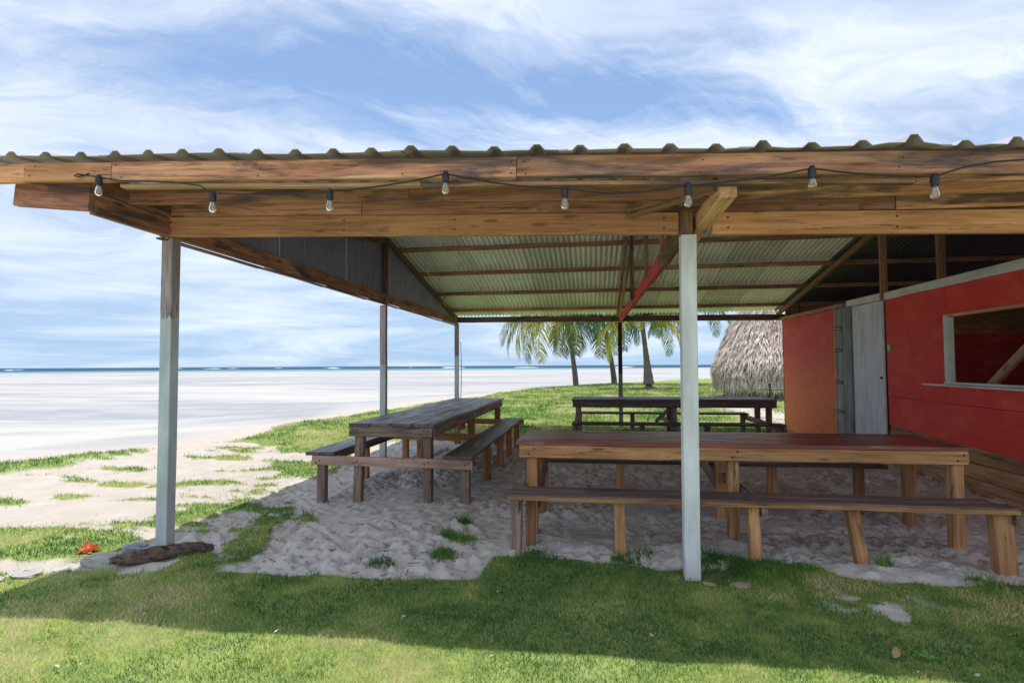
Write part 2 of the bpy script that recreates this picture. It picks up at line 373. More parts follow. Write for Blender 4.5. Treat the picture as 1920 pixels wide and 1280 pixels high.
def bar(name, p, q, w, h, mat, parent=None, bev=.004, jit=.0, n=None, upv=(0, 0, 1), taper=1., skew=0.):
    """a timber from p to q (centre line), w across, h tall; local x runs along it"""
    p, q = Vector(p), Vector(q); d = q-p; L = d.length; X = d.normalized(); U = Vector(upv)
    if abs(X.dot(U)) > .98: U = Vector((0, 1, 0))
    Y = U.cross(X).normalized(); Z = X.cross(Y)
    n = n or max(1, min(14, int(L/.45)))
    b_ = min(bev, w*.3, h*.3); V, F = [], []
    for i in range(n+1):
        t = i/n; s = 1+(taper-1)*t
        oy, oz = random.uniform(-jit, jit), random.uniform(-jit, jit)
        a, c = w/2*s, h/2*s
        for y, z in ((-a+b_, -c), (a-b_, -c), (a, -c+b_), (a, c-b_), (a-b_, c), (-a+b_, c), (-a, c-b_), (-a, -c+b_)):
            x = t*L + (skew*z if i in (0, n) else 0) + (random.uniform(-jit, jit)*.4)
            V.append((x, y+oy, z+oz))
    for i in range(n):
        for k in range(8):
            a, c = i*8+k, i*8+(k+1) % 8
            F.append((a, c, c+8, a+8))
    F.append(tuple(range(7, -1, -1))); F.append(tuple(range(n*8, n*8+8)))
    o = bpy.data.objects.new(name, meshdata(name, V, F, mat))
    mw = Matrix(((X[0], Y[0], Z[0], p[0]), (X[1], Y[1], Z[1], p[1]), (X[2], Y[2], Z[2], p[2]), (0, 0, 0, 1)))
    place(o, mw, parent)
    return o
def tube(name, pts, r, mat, parent=None, k=6, smooth=True, radii=None, cap=True):
    pts = [Vector(p) for p in pts]; V, F = [], []
    for i, p in enumerate(pts):
        t = (pts[min(i+1, len(pts)-1)]-pts[max(i-1, 0)]).normalized()
        a = t.cross(Vector((0, 0, 1)));
        if a.length < .05: a = t.cross(Vector((0, 1, 0)))
        a.normalize(); c = t.cross(a)
        rr = radii[i] if radii else r
        for j in range(k):
            an = 2*math.pi*j/k
            V.append(p + a*math.cos(an)*rr + c*math.sin(an)*rr)
    for i in range(len(pts)-1):
        for j in range(k):
            F.append((i*k+j, i*k+(j+1) % k, (i+1)*k+(j+1) % k, (i+1)*k+j))
    if cap: F.append(tuple(range(k-1, -1, -1))); F.append(tuple(range((len(pts)-1)*k, len(pts)*k)))
    return obj(name, V, F, mat, parent, pts[0], smooth)
def lathe(name, c, prof, mat, parent=None, k=14, smooth=True):
    V, F = [], []; c = Vector(c)
    for r, z in prof:
        for j in range(k): V.append(c+Vector((r*math.cos(2*math.pi*j/k), r*math.sin(2*math.pi*j/k), z)))
    for i in range(len(prof)-1):
        for j in range(k): F.append((i*k+j, i*k+(j+1) % k, (i+1)*k+(j+1) % k, (i+1)*k+j))
    F.append(tuple(range(k-1, -1, -1))); F.append(tuple(range((len(prof)-1)*k, len(prof)*k)))
    return obj(name, V, F, mat, parent, c, smooth)
def hash2(ix, iy, seed):
    h = (ix.astype(np.int64)*374761393 + iy.astype(np.int64)*668265263 + seed*1442695041) & 0xffffffff
    h = ((h ^ (h >> 13))*1274126177) & 0xffffffff
    return ((h ^ (h >> 16)) & 0xffff)/65535.
def vn(x, y, f, seed=0):
    x, y = np.asarray(x)*f+100, np.asarray(y)*f+100
    ix, iy = np.floor(x), np.floor(y); fx, fy = x-ix, y-iy
    fx, fy = fx*fx*(3-2*fx), fy*fy*(3-2*fy)
    a, b_, c, d = hash2(ix, iy, seed), hash2(ix+1, iy, seed), hash2(ix, iy+1, seed), hash2(ix+1, iy+1, seed)
    return (a*(1-fx)+b_*fx)*(1-fy)+(c*(1-fx)+d*fx)*fy
def fbm(x, y, f, o=4, seed=0, g=.5):
    s, a, t = 0, 1., 0
    for i in range(o):
        s = s+a*vn(x, y, f*2**i, seed+i*17); t += a; a *= g
    return s/t

# ------------------------------------------------------------------ ground layout
BY = np.array([-60, -30, -4, 1, 3.4, 4.3, 5.9, 7.5, 9.1, 11.4, 18, 25.7, 36, 49.7, 62, 85, 150, 700.])
BX = np.array([-14, -9, -7.2, -6.3, -5.5, -5.0, -3.6, -3.9, -4.0, -3.6, -2.5, -1.2, 2.6, 11., 26, 60, 160, 900.])
def shore(x, y):
    """metres inland of the grass edge (negative: beach)"""
    return (x-np.interp(y, BY, BX))*.93 + (fbm(x, y, .55, 3, 5)-.5)*1.1
def sm(a, b_, t): t = np.clip((t-a)/(b_-a), 0, 1); return t*t*(3-2*t)
TUFTS = [(1.65, .02, .10), (2.05, .24, .12), (2.1, .62, .11), (1.95, .72, .08), (2.72, .27, .15), (3.35, .30, .10), (3.45, .42, .09),
         (4.02, .28, .22), (4.3, .20, .24), (4.48, .12, .16), (4.15, .05, .2), (3.95, .48, .1), (5.55, .12, .12), (.5, 1.1, .12), (2.0, 1.1, .06), (5.05, .33, .05)]
def cover(x, y):
    """grass cover 0..1"""
    s = shore(x, y); n1 = fbm(x, y, 1.6, 4, 11); n2 = fbm(x, y, .6, 3, 23); n4 = fbm(x, y, 6.5, 3, 71); n3 = fbm(x*.45+y*.25, y*1.6, 1.9, 4, 31)
    berm = sm(0, .35, s)*(1-sm(.75+.4*n2, 1.35+.6*n2, s))*np.maximum(sm(-3.9, -4.8, x), np.maximum(sm(9, 11, y), sm(.44, .60, n1*.6+n3*.4)*.9))*sm(.26, .44, n1+.1)
    patchy = sm(.535, .61, n3*.65+n1*.35+.05*n2-.09*np.exp(-((x+.1)/.9)**2-((y-1.6)/1.4)**2)+.10*(n4-.5))*.9
    g = np.maximum(berm, patchy)
    thin = sm(.47, .56, n3*.65+n1*.35+.05*n2+.12*(n4-.5))*.27
    g = np.maximum(g, thin)
    # greener patch on the bank between corner post and side post
    bank = np.exp(-((x+2.6)/1.5)**2-((y-7.2)/1.9)**2)
    g = np.maximum(g, sm(.34, .62, bank*.8+(n1-.5)*.9+(n4-.5)*.3))
    # back lawn
    bl = sm(5.9, 7.2, y+.9*(n2-.5)+.9*sm(0, 2, -x)-2.2*sm(5.6, 7.0, x))
    g = np.maximum(g, bl*sm(.12, .45, n1+.15))
    # bare path beside the hut
    path = np.exp(-((x-7.9)/.9)**2)*sm(9., 11., y)*(1-sm(16, 20, y))
    g = g*(1-.9*path*sm(.25, .6, n1+.2))
    # sand floor of the shelter
    edge = np.interp(x, [-6, -.6, .3, .62, 1.2, 2.36, 2.40, 2.7, 3.6, 3.9, 4.5, 4.7, 5.2, 5.8, 9, 14],
                     [.0, -.03, -.02, -.28, -.31, -.20, .24, .27, .11, .18, .34, .13, .10, .17, .2, .2]) + (n1-.5)*.16 + (n4-.5)*.14
    lx = np.interp(y, [-.4, .15, .9, 1.9, 4.1, 6, 9], [.58, .64, .42, .02, -.5, -.9, -1.0]) + (n1-.5)*.3 + (n4-.5)*.2
    floor = sm(-.02, .05, y-edge)*sm(-.04, .06, x-lx)*(1-sm(5.7, 6.8, y+.9*(n2-.5)-2.2*sm(5.6, 7.0, x)))
    g = g*(1-floor)
    strip = sm(.0, .12, x-lx+.34+.3*(n4-.5))*(1-sm(-.05, .06, x-lx))*(1-sm(1.5, 2.1, y))*sm(.0, .2, y+.3)
    g = np.maximum(g, strip*sm(.42, .62, n4*.6+n1*.4+.06)*.95)
    # front lawn
    fl = 1-sm(-.05, .06, y-edge)
    lawn_left = 1-sm(-.66, -.30, y-.10*sm(.5, .2, -x)+.5*(n1-.5)+.25*(n4-.5))
    fl = np.where(x < .2, lawn_left, fl)
    g = np.maximum(g, fl*(.70+.30*sm(.3, .5, n1*.6+n4*.4)))
    g = np.where(y < -4.6, g*sm(-6.0, -4.6, y+1.2*(n1-.5)), g)  # unseen bare sand behind the camera, added to bounce light onto the front
    bare = np.exp(-((x-4.75)/.30)**2-((y+.28)/.24)**2)
    g = g*(1-np.clip(bare*1.3, 0, 1)*sm(.38, .56, n4*.75+.25*n1)*.9)
    for tx, ty, tr in TUFTS:
        g = np.maximum(g, np.clip(1.3-((x-tx)**2+(y-ty)**2)/tr**2+(n4-.5)*2.2, 0, 1)*sm(.40, .60, n4*.6+n1*.4+.05))
    g = g*sm(-.15, .2, s)
    return np.clip(g, 0, 1)
def height(x, y, fine=True):
    s = shore(x, y); g = cover(x, y)
    z = (fbm(x, y, .35, 3, 41)-.5)*.07 + .05*np.exp(-((s-.7)/.7)**2)
    z = z - .50*sm(.2, -9., s) - .10*sm(-9, -60, s) - .55*sm(-330, -420, s-70*(fbm(x, y, .006, 4, 88)-.5)*2)
    # mound of raked sand near the front edge on the right
    z = z + .055*np.exp(-((x-4.85)/.55)**2-((y-.30)/.16)**2)
    d = np.hypot(x-3.1, y+3.8); near = np.clip(1.6-d/13, 0, 1)
    inland = sm(-1.5, .3, s)
    if fine:
        a = fbm(x+.25*vn(x, y, 2.1, 3), y, 4.2, 4, 51, .6); r = np.abs(fbm(x, y*1.25, 6.5, 3, 77, .6)-.5)*2
        rough = (a-.5)*.085 - (sm(0., .22, r)*-1+1)*.022 + (vn(x, y, 21, 9)-.5)*.018 + (fbm(x*1.3+y*.4, y, 11, 3, 15, .6)-.5)*.045
        sandy = 1-sm(.15, .6, g)
        under = sm(-1.0, .3, x)*sm(-.4, .1, y)*(1-sm(8, 10, y))
        z = z + rough*near*inland*sandy*(.35+.65*under)*(.45+1.1*sm(.32, .62, fbm(x, y, 1.1, 3, 66)))
        z = z + sm(.15, .75, g)*(.014+(fbm(x, y, 5, 3, 61)-.5)*.03)*near*inland
    z = z*1.0 + .03*np.exp(-((x-4.5)/2.5)**2-((y-6.6)/1.5)**2)
    return z
def hz(x, y): return float(height(np.array([x]), np.array([y]))[0])
def axis(a, b_, step, lo, hi, k):
    m = list(np.arange(a, b_+1e-6, step)); s = step
    while m[-1] < hi: s *= k; m.append(m[-1]+s)
    s = step; L = [m[0]]
    while L[-1] > lo: s *= k; L.append(L[-1]-s)
    return np.array(L[:0:-1]+m)
ax = axis(-1.6, 7.4, .024, -900, 1500, 1.035); ay = axis(-2.4, 3.6, .022, -60, 1500, 1.022)
GX, GY = np.meshgrid(ax, ay); gx, gy = GX.ravel(), GY.ravel()
gz = height(gx, gy)
def tread(x, y, z):
    k = np.where((x > -.9) & (x < 7.2) & (y > -.3) & (y < 6.3) & (cover(x, y) < .35))[0]
    xx, yy, dz = x[k], y[k], np.zeros(len(k)); rg = np.random.default_rng(3)
    for i in range(520):
        cx_, cy_, a = rg.uniform(-.7, 7.1), -.2+6.2*rg.random()**1.25, rg.uniform(0, 6.28)
        l, w_, dp = rg.uniform(.09, .15), rg.uniform(.04, .065), rg.uniform(.010, .028)
        dx, dy = xx-cx_, yy-cy_; q = np.where(dx*dx+dy*dy < .09)[0]
        u, v_ = dx[q]*math.cos(a)+dy[q]*math.sin(a), -dx[q]*math.sin(a)+dy[q]*math.cos(a)
        r = np.sqrt((u/l)**2+(v_/(w_*(1+.25*np.sign(u))))**2)
        dz[q] += -dp*np.clip(1-r**4, 0, 1)+dp*.45*np.exp(-((r-1.18)/.22)**2)
    for (x0, y0, x1, y1) in ((2.9, 1.6, 3.6, .75), (3.0, 1.62, 3.72, .78), (1.2, 1.2, 1.9, .6), (4.2, .8, 4.9, .45), (.6, 1.0, 1.3, .3)):
        L = math.hypot(x1-x0, y1-y0); u = ((xx-x0)*(x1-x0)+(yy-y0)*(y1-y0))/L; v_ = -(xx-x0)*(y1-y0)/L+(yy-y0)*(x1-x0)/L
        dz += (-.018*np.exp(-(v_/.022)**2)+.009*np.exp(-((np.abs(v_)-.045)/.02)**2))*((u > 0) & (u < L))
    z = z.copy(); z[k] += dz; return z
gz = tread(gx, gy, gz)
nx, ny = len(ax), len(ay); idx = np.arange(nx*ny).reshape(ny, nx)
GF = np.stack([idx[:-1, :-1], idx[:-1, 1:], idx[1:, 1:], idx[1:, :-1]], -1).reshape(-1, 4)

# ground material: sand, turf earth and wet flats, told apart by what grows where
mt, nt, b = newmat('sand_and_turf')
geo = nt.nodes.new('ShaderNodeNewGeometry'); pos = geo.outputs['Position']
at = nt.nodes.new('ShaderNodeAttribute'); at.attribute_name = 'cover'
ab = nt.nodes.new('ShaderNodeAttribute'); ab.attribute_name = 'flats'
s1 = noise(nt, pos, 3.2, 6, .6); s2 = noise(nt, pos, 60, 4, .7); s3 = noise(nt, pos, 240, 2, .6)
sand = mixc(nt, maprange(nt, s1, .3, .7), (.60, .55, .505), (.73, .675, .625))
sand = mixc(nt, maprange(nt, s2, .56, .72, 0., .55), sand, (.30, .265, .24))
sand = mixc(nt, maprange(nt, s3, .62, .74, 0., .5), sand, (.78, .75, .70))
al = nt.nodes.new('ShaderNodeAttribute'); al.attribute_name = 'sunlit_dim'
sand = mixc(nt, al.outputs['Fac'], sand, mixc(nt, 1., sand, (.71, .685, .655), 'MULTIPLY'))  # same sand, painted darker out in the sun, lighter under the roof
w1 = noise(nt, vmap(nt, pos, (.028, .11, 1), (0, 0, 0), (0, 0, -.25)), 1., 7, .62, .8)
w2 = noise(nt, vmap(nt, pos, (.12, .55, 1), (4, 0, 0), (0, 0, -.35)), 1., 6, .6, .6)
wetf = maprange(nt, mathn(nt, 'ADD', mathn(nt, 'MULTIPLY', w1, .7), mathn(nt, 'MULTIPLY', w2, .3)), .43, .57)
flat = mixc(nt, wetf, (.455, .44, .42), (.285, .288, .305))
flat = mixc(nt, maprange(nt, w2, .62, .74, 0., .5), flat, (.27, .265, .27))
w3 = noise(nt, vmap(nt, pos, (.30, 1.3, 1), (9, 2, 0), (0, 0, -.35)), 1., 6, .7, .4)
flat = mixc(nt, maprange(nt, w3, .54, .68, 0., .6), flat, (.50, .485, .46))
flat = mixc(nt, maprange(nt, noise(nt, vmap(nt, pos, (.9, 2.6, 1), (2, 5, 0), (0, 0, -.3)), 1., 5, .7), .70, .76, 0., .7), flat, (.13, .12, .10))
sand = mixc(nt, ab.outputs['Fac'], sand, flat)
t1 = noise(nt, pos, 9, 6, .65); t2 = noise(nt, pos, 90, 3, .7); t3 = noise(nt, pos, .9, 4, .6)
turf = mixc(nt, maprange(nt, t1, .3, .7), (.10, .18, .045), (.27, .34, .085))
turf = mixc(nt, maprange(nt, t2, .5, .75, 0., .6), turf, (.44, .40, .20))
turf = mixc(nt, maprange(nt, t3, .5, .72, 0., .55), turf, (.38, .42, .13))
cf = maprange(nt, mathn(nt, 'ADD', at.outputs['Fac'], mathn(nt, 'MULTIPLY', mathn(nt, 'SUBTRACT', t2, .5), .7)), .28, .66)
gc = mixc(nt, cf, sand, turf)
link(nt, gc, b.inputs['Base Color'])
link(nt, maprange(nt, mathn(nt, 'MULTIPLY', wetf, ab.outputs['Fac']), 0, 1, .95, .42), b.inputs['Roughness'])
b.inputs['Specular IOR Level'].default_value = .3
bump(nt, b, mathn(nt, 'ADD', mathn(nt, 'MULTIPLY', noise(nt, pos, 28, 5, .65), 1.), mathn(nt, 'MULTIPLY', s2, .35)), .5, .02)
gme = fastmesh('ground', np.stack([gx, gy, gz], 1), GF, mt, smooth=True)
a_ = gme.attributes.new('cover', 'FLOAT', 'POINT'); a_.data.foreach_set('value', cover(gx, gy).astype(np.float32))
a_ = gme.attributes.new('flats', 'FLOAT', 'POINT'); a_.data.foreach_set('value', sm(-.2, -2.5, shore(gx, gy)).astype(np.float32))
a_ = gme.attributes.new('sunlit_dim', 'FLOAT', 'POINT'); a_.data.foreach_set('value', (1-sm(-.8, .1, gx+.3*(fbm(gx, gy, 1.2, 3, 8)-.5))*(1-sm(6.2, 7.5, gy))).astype(np.float32))
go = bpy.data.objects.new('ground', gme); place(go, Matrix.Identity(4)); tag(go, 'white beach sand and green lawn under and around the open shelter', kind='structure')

# water
mt, nt, b = newmat('shallow_sea')
geo = nt.nodes.new('ShaderNodeNewGeometry'); pos = geo.outputs['Position']
ln = nt.nodes.new('ShaderNodeVectorMath'); ln.operation = 'LENGTH'; link(nt, pos, ln.inputs[0])
dd = ln.outputs['Value']
n1 = noise(nt, vmap(nt, pos, (.004, .02, 1)), 1., 6, .6)
teal = mixc(nt, maprange(nt, n1, .35, .65), (.10, .235, .275), (.22, .37, .39))
deep = mixc(nt, maprange(nt, mathn(nt, 'ADD', dd, mathn(nt, 'MULTIPLY', n1, 160)), 430, 560), teal, (.012, .055, .105))
foam = noise(nt, vmap(nt, pos, (.012, .05, 1), (3, 3, 0)), 1., 5, .6)
ff = mathn(nt, 'MULTIPLY', maprange(nt, foam, .66, .70), mathn(nt, 'MULTIPLY', maprange(nt, dd, 600, 800), maprange(nt, dd, 1100, 1300, 1., 0.)))
link(nt, mixc(nt, ff, deep, (.8, .82, .84)), b.inputs['Base Color'])
b.inputs['Roughness'].default_value = .55; b.inputs['Specular IOR Level'].default_value = .12
bump(nt, b, noise(nt, vmap(nt, pos, (.25, .8, 1)), 1., 4, .6), .5, .5)
V = np.array([(-9000, -60, -.72), (9000, -60, -.72), (9000, 9000, -.72), (-9000, 9000, -.72)])
sea = bpy.data.objects.new('sea', fastmesh('sea', V, np.array([[0, 1, 2, 3]]), mt)); place(sea, Matrix.Identity(4)); tag(sea, 'narrow band of teal sea along the horizon', kind='structure')

# ------------------------------------------------------------------ shelter
cl = lambda x: min(max(x, -.6), 6.)
def roof_front(x, y): z0 = 2.645-.047*cl(x); return z0+(3.475-z0)*(y+.9)/5.45
def roof_back(x, y): return 3.475+(2.63-3.475)*(y-4.55)/4.55
def beam_b(x): return 2.369-.033*cl(x)
shelter = thing('beach_shelter', (0, 0, 0), 'open timber shelter with corrugated metal roof on white topped posts over sand', 'shelter')
def post(x, y, top, mat, wd=.09, lean=0.):
    return bar('post', (x, y, -.25), (x+lean, y, top), wd, wd, mat, shelter, .004, .002, n=5, upv=(0, 1, 0))
post(0., .0, 2.36, M['post_l']); post(3.745, 0., 2.245, M['post_m'], .098, .012)
bar('post_head', (3.745, 0, 2.248), (3.745, 0, 2.40), .085, .085, M['beam_old'], shelter, upv=(0, 1, 0))
post(-.02, 4.45, 2.33, M['post_s']); post(.0, 9.1, 2.39, M['post_b']); post(3.76, 9.1, 2.36, M['post_d'])
# front beam in two lengths, a second board on top of each
def fb(name, x0, x1, y, z0, z1, mat, t=.045, k=.033, jit=.0015):
    h = z1-z0; D = lambda x: -k*cl(x)
    return bar(name, (x0, y, z0+h/2+D(x0)), (x1, y, z0+h/2+D(x1)), t, h, mat, shelter, .004, jit)
fb('beam', -.045, 3.69, -.045, 2.369, 2.512, M['beam']); fb('beam', 3.905, 6., -.045, 2.369, 2.512, M['beam']); fb('beam', 6.004, 12.6, -.045, 2.369, 2.512, M['beam'])
fb('upper_board', -.045, 1.52, -.03, 2.515, 2.66, M['red_brown']); fb('upper_board', 1.524, 3.70, -.03, 2.515, 2.66, M['red_brown'])
fb('upper_board', 3.90, 5.0, -.03, 2.515, 2.655, M['red_brown']); fb('upper_board', 5.004, 12.6, -.035, 2.517, 2.66, M['beam_old'])
# purlin under the front eave
fb('purlin', .03, 2.0, -.42, 2.505, 2.615, M['red_brown'], k=.037); fb('purlin', 2.004, 3.80, -.42, 2.505, 2.615, M['red_brown'], k=.037)
fb('purlin', 3.905, 12.6, -.42, 2.495, 2.612, M['beam_old'], k=.037)
# fascia boards: butted lengths of different wear
segs = [(-.9, -.262, 'beam'), (-.258, .33, 'beam'), (.334, 2.74, 'beam_old'), (2.744, 6.0, 'beam_old'), (6.004, 12.6, 'beam_old')]
for i, (a, c, mname) in enumerate(segs):
    za, zb = 2.512-.0435*cl(a), 2.512-.0435*cl(c); ha, hb = .128, .112
    bar('fascia_board', (a, -.875-.003*(i % 2), za+.06), (c, -.875-.003*(i % 2), zb+.057), .045, .112, M[mname], shelter, .005, .002)
for a, c in ((.35, 2.2), (2.204, 4.7), (4.704, 9)):     # thin batten along the lower back edge of the fascia
    bar('batten', (a, -.822, 2.498-.0435*cl(a)), (c, -.822, 2.498-.0435*cl(c)), .05, .022, M['pale_cut'] if a < 2 else M['beam_old'], shelter, .003, .003)
# left side beam (two stacked), running past the corner post to the front
for z0, y0, mname, xo, ends in ((2.362, -.70, 'red_brown', 0., ((-.70, 4.42), (4.424, 9.12))), (2.508, -.70, 'red_brown', .006, ((-.70, .35),))):
    for ya, yb in ends:
        bar('side_beam', (.022+xo, ya, z0+.07), (.0+xo, yb, z0+.07+(.008 if yb > 5 else 0)), .045, .139, M[mname], shelter, .004, .002)
bar('outrigger', (-.485, -.735, 2.516), (.042, -.725, 2.466), .045, .178, M['red_brown'], shelter, .004, .002)
# back beam
for a, c in ((-.02, 3.7), (3.704, 7.3), (7.304, 12.6)):
    bar('back_beam', (a, 9.12, 2.475-.008*a), (c, 9.12, 2.475-.008*c), .045, .13, M['dark_timber'], shelter, .004, .002)
# middle frame
bar('middle_beam', (3.77, 9.08, 2.435), (3.77, .03, 2.325), .05, .145, M['red_beam'], shelter, .004, .002)
bar('cantilever', (3.852, .62, 2.335), (3.852, -.72, 2.335), .088, .10, M['pale_cut'], shelter, .004, .001)
bar('knee_board', (3.38, -.10, 2.40), (3.80, -.66, 2.385), .045, .09, M['rafter'], shelter, .004, .001)
for y in (1.15, 2.55):
    bar('strut', (3.735, y, 2.36), (3.735, y, roof_front(3.73, y)-.03), .038, .045, M['rafter'], shelter, upv=(0, 1, 0))
bar('strut', (3.80, 1.2, 2.36), (3.80, 1.2, roof_front(3.8, 1.2)-.03), .038, .045, M['rafter'], shelter, upv=(0, 1, 0))
bar('king_post', (3.71, 4.5, 2.35), (3.71, 4.5, 3.40), .045, .09, M['dark_timber'], shelter, upv=(0, 1, 0))
bar('king_post', (3.74, 4.72, 2.35), (3.74, 4.72, 3.39), .045, .045, M['rafter'], shelter, upv=(0, 1, 0))
bar('brace', (3.66, 8.1, 2.44), (3.66, 4.75, 3.28), .045, .10, M['rafter'], shelter)
# rafters
for x, mname in ((-.0, 'dark_timber'), (3.76, 'rafter'), (7.17, 'rafter'), (10.4, 'rafter')):
    bar('rafter', (x, 9.25, roof_back(x, 9.25)-.075-.045), (x, 4.57, roof_back(x, 4.57)-.075-.045), .045, .09, M[mname], shelter, .004, .002)
    bar('rafter', (x, -.70 if x != 3.76 else .7, roof_front(x, -.70 if x != 3.76 else .7)-.14), (x, 4.53, roof_front(x, 4.53)-.14), .045, .09, M[mname], shelter, .004, .002)
bar('king_post', (-.01, 4.45, 2.50), (-.01, 4.45, 3.36), .09, .09, M['dark_timber'], shelter, upv=(0, 1, 0))
# purlins under the back slope and front slope
for y in (5.15, 6.30, 7.50, 8.70):
    for a, c in ((-.40, 3.72), (3.724, 7.9), (7.904, 12.8)):
        bar('purlin', (a+random.uniform(-.05, .02) if a < 0 else a, y, roof_back(a, y)-.050), (c, y, roof_back(c, y)-.050), .045, .072, M['rafter'], shelter, .004, .0025)
for y in (.75, 1.9, 3.05, 4.2):
    bar('purlin', (-.4, y, roof_front(0, y)-.050), (6., y, roof_front(6, y)-.050), .045, .072, M['rafter'], shelter, .004, .002)
    bar('purlin', (6.004, y, roof_front(6, y)-.050), (12.8, y, roof_front(12, y)-.050), .045, .072, M['rafter'], shelter, .004, .002)
# roof sheets
TR = [(0, 0), (.070, 0), (.096, .024), (.126, .024), (.152, 0)]          # one rib of the trapezoid sheet
lift = {}
def rib_lift(k):
    if k not in lift: lift[k] = {15: .009, 20: .016, 23: .026, 25: .020}.get(k, random.uniform(0, .004))
    return lift[k]
def solid(o, t):
    md = o.modifiers.new('thickness', 'SOLIDIFY'); md.thickness = t; md.offset = 0
RP = .2224; X0 = -.593
for i in range(16):
    V, F = [], []; xs = []
    for k in range(4):
        for (a, c) in TR: xs.append((X0+(i*4+k)*RP+a, c, i*4+k))
    xs.append((X0+(i*4+4)*RP, 0, i*4+4)); xs.append((X0+(i*4+4)*RP+.05, 0, i*4+4))
    ys = [-.965, -.86, -.6, .2, 1.7, 3.2, 4.58]
    for j, y in enumerate(ys):
        for (x, c, k) in xs:
            lf = rib_lift(k)*max(0, 1-(y+.965)/.7)*(1 if c > 0 else .45)
            V.append((x, y + (.012*math.sin(x*5.1) if j == 0 else 0), roof_front(x, y)+c+.004+.004*(i % 2)+lf))
    m_ = len(xs)
    for j in range(len(ys)-1):
        for k in range(m_-1): F.append((j*m_+k, j*m_+k+1, (j+1)*m_+k+1, (j+1)*m_+k))
    solid(obj('roof_sheet', V, F, M['zinc_green'], shelter, (X0+i*4*RP, 0, 2.6)), .003)
pitch = .085
for i in range(16):
    V, F = [], []; x0 = X0+i*.85; n = 10*8
    ys = [4.50, 5.3, 6.1, 6.9, 7.7, 8.5, 9.38]
    for j, y in enumerate(ys):
        for k in range(n+5):
            x = x0+k*pitch/8
            V.append((x, y, roof_back(x, y)+(.018)*math.cos(2*math.pi*k/8)+.006+.004*(i % 2)))
    m_ = n+5
    for j in range(len(ys)-1):
        for k in range(m_-1): F.append((j*m_+k, j*m_+k+1, (j+1)*m_+k+1, (j+1)*m_+k))
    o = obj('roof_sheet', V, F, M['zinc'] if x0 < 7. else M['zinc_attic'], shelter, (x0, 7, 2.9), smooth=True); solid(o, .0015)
V, F = [], []
for x in (-.5, 13.2):
    for y, dz in ((4.25, .045), (4.40, .058), (4.55, .075), (4.70, .058), (4.85, .045)):
        V.append((x, y, (roof_front(x, y) if y < 4.55 else roof_back(x, y))+dz))
for k in range(4): F.append((k, k+1, k+6, k+5))
solid(obj('ridge_cap', V, F, M['zinc_green'], shelter, (0, 4.5, 3.5)), .002)
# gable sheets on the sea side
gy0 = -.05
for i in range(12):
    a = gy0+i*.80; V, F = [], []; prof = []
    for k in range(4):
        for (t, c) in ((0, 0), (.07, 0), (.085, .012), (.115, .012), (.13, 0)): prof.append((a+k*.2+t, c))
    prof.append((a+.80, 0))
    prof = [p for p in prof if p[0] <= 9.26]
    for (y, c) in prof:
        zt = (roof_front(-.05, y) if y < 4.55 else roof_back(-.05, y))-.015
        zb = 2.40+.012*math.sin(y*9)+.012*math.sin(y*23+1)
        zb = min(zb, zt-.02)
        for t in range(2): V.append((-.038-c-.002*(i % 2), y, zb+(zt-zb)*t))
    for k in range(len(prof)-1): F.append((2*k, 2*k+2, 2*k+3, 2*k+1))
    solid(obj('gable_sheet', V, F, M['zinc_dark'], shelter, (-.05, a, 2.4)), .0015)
for a in np.arange(-.1, 8.9, 1.3):          # torn lower strip under the side beam
    bar('sill_strip', (-.012, a, 2.352), (-.022, a+1.28, 2.350), .06, .012, M['dark_timber'], shelter, .002, .004)

# ------------------------------------------------------------------ red shack
shack = thing('red_shack', (7.2, 4.5, 0), 'red painted plywood shack with white plank door and open window under the roof', 'shack')
XW = 7.2
def panel(name, y0, y1, z0, z1, mat, parent=shack, x=XW, t=.018, zs=None, ny_=6, nz_=6):
    """wall sheet in the plane x, outer face towards -x; zs gives corner heights (z0a,z0b,z1a,z1b)"""
    za0, zb0, za1, zb1 = zs or (z0, z0, z1, z1)
    V, F = [], []
    for s in (0, 1):
        for j in range(nz_+1):
            for i in range(ny_+1):
                u, v = i/ny_, j/nz_
                lo, hi = za0+(zb0-za0)*u, za1+(zb1-za1)*u
                V.append((x+s*t+ (0 if s else .003*math.sin(3.1*(y0+(y1-y0)*u)+2*v)*(0 < i < ny_)), y0+(y1-y0)*u, lo+(hi-lo)*v))
    w_ = ny_+1; N = w_*(nz_+1)
    for j in range(nz_):
        for i in range(ny_):
            a = j*w_+i; F.append((a, a+w_, a+w_+1, a+1)); F.append((N+a, N+a+1, N+a+w_+1, N+a+w_))
    for i in range(ny_):
        F.append((i, i+1, N+i+1, N+i)); t_ = nz_*w_+i; F.append((t_, N+t_, N+t_+1, t_+1))
    for j in range(nz_):
        a = j*w_; F.append((a, N+a, N+a+w_, a+w_)); a = j*w_+ny_; F.append((a, a+w_, N+a+w_, N+a))
    return obj(name, V, F, mat, parent, (x, 0, 0))
panel('wall_panel', 6.40, 8.98, -.02, 2.33, M['red_ply_orange'], zs=(-.05, -.02, 2.315, 2.345))
panel('edge_trim', 8.984, 9.02, -.02, 2.34, M['pale_cut'], t=.03, x=XW-.006)
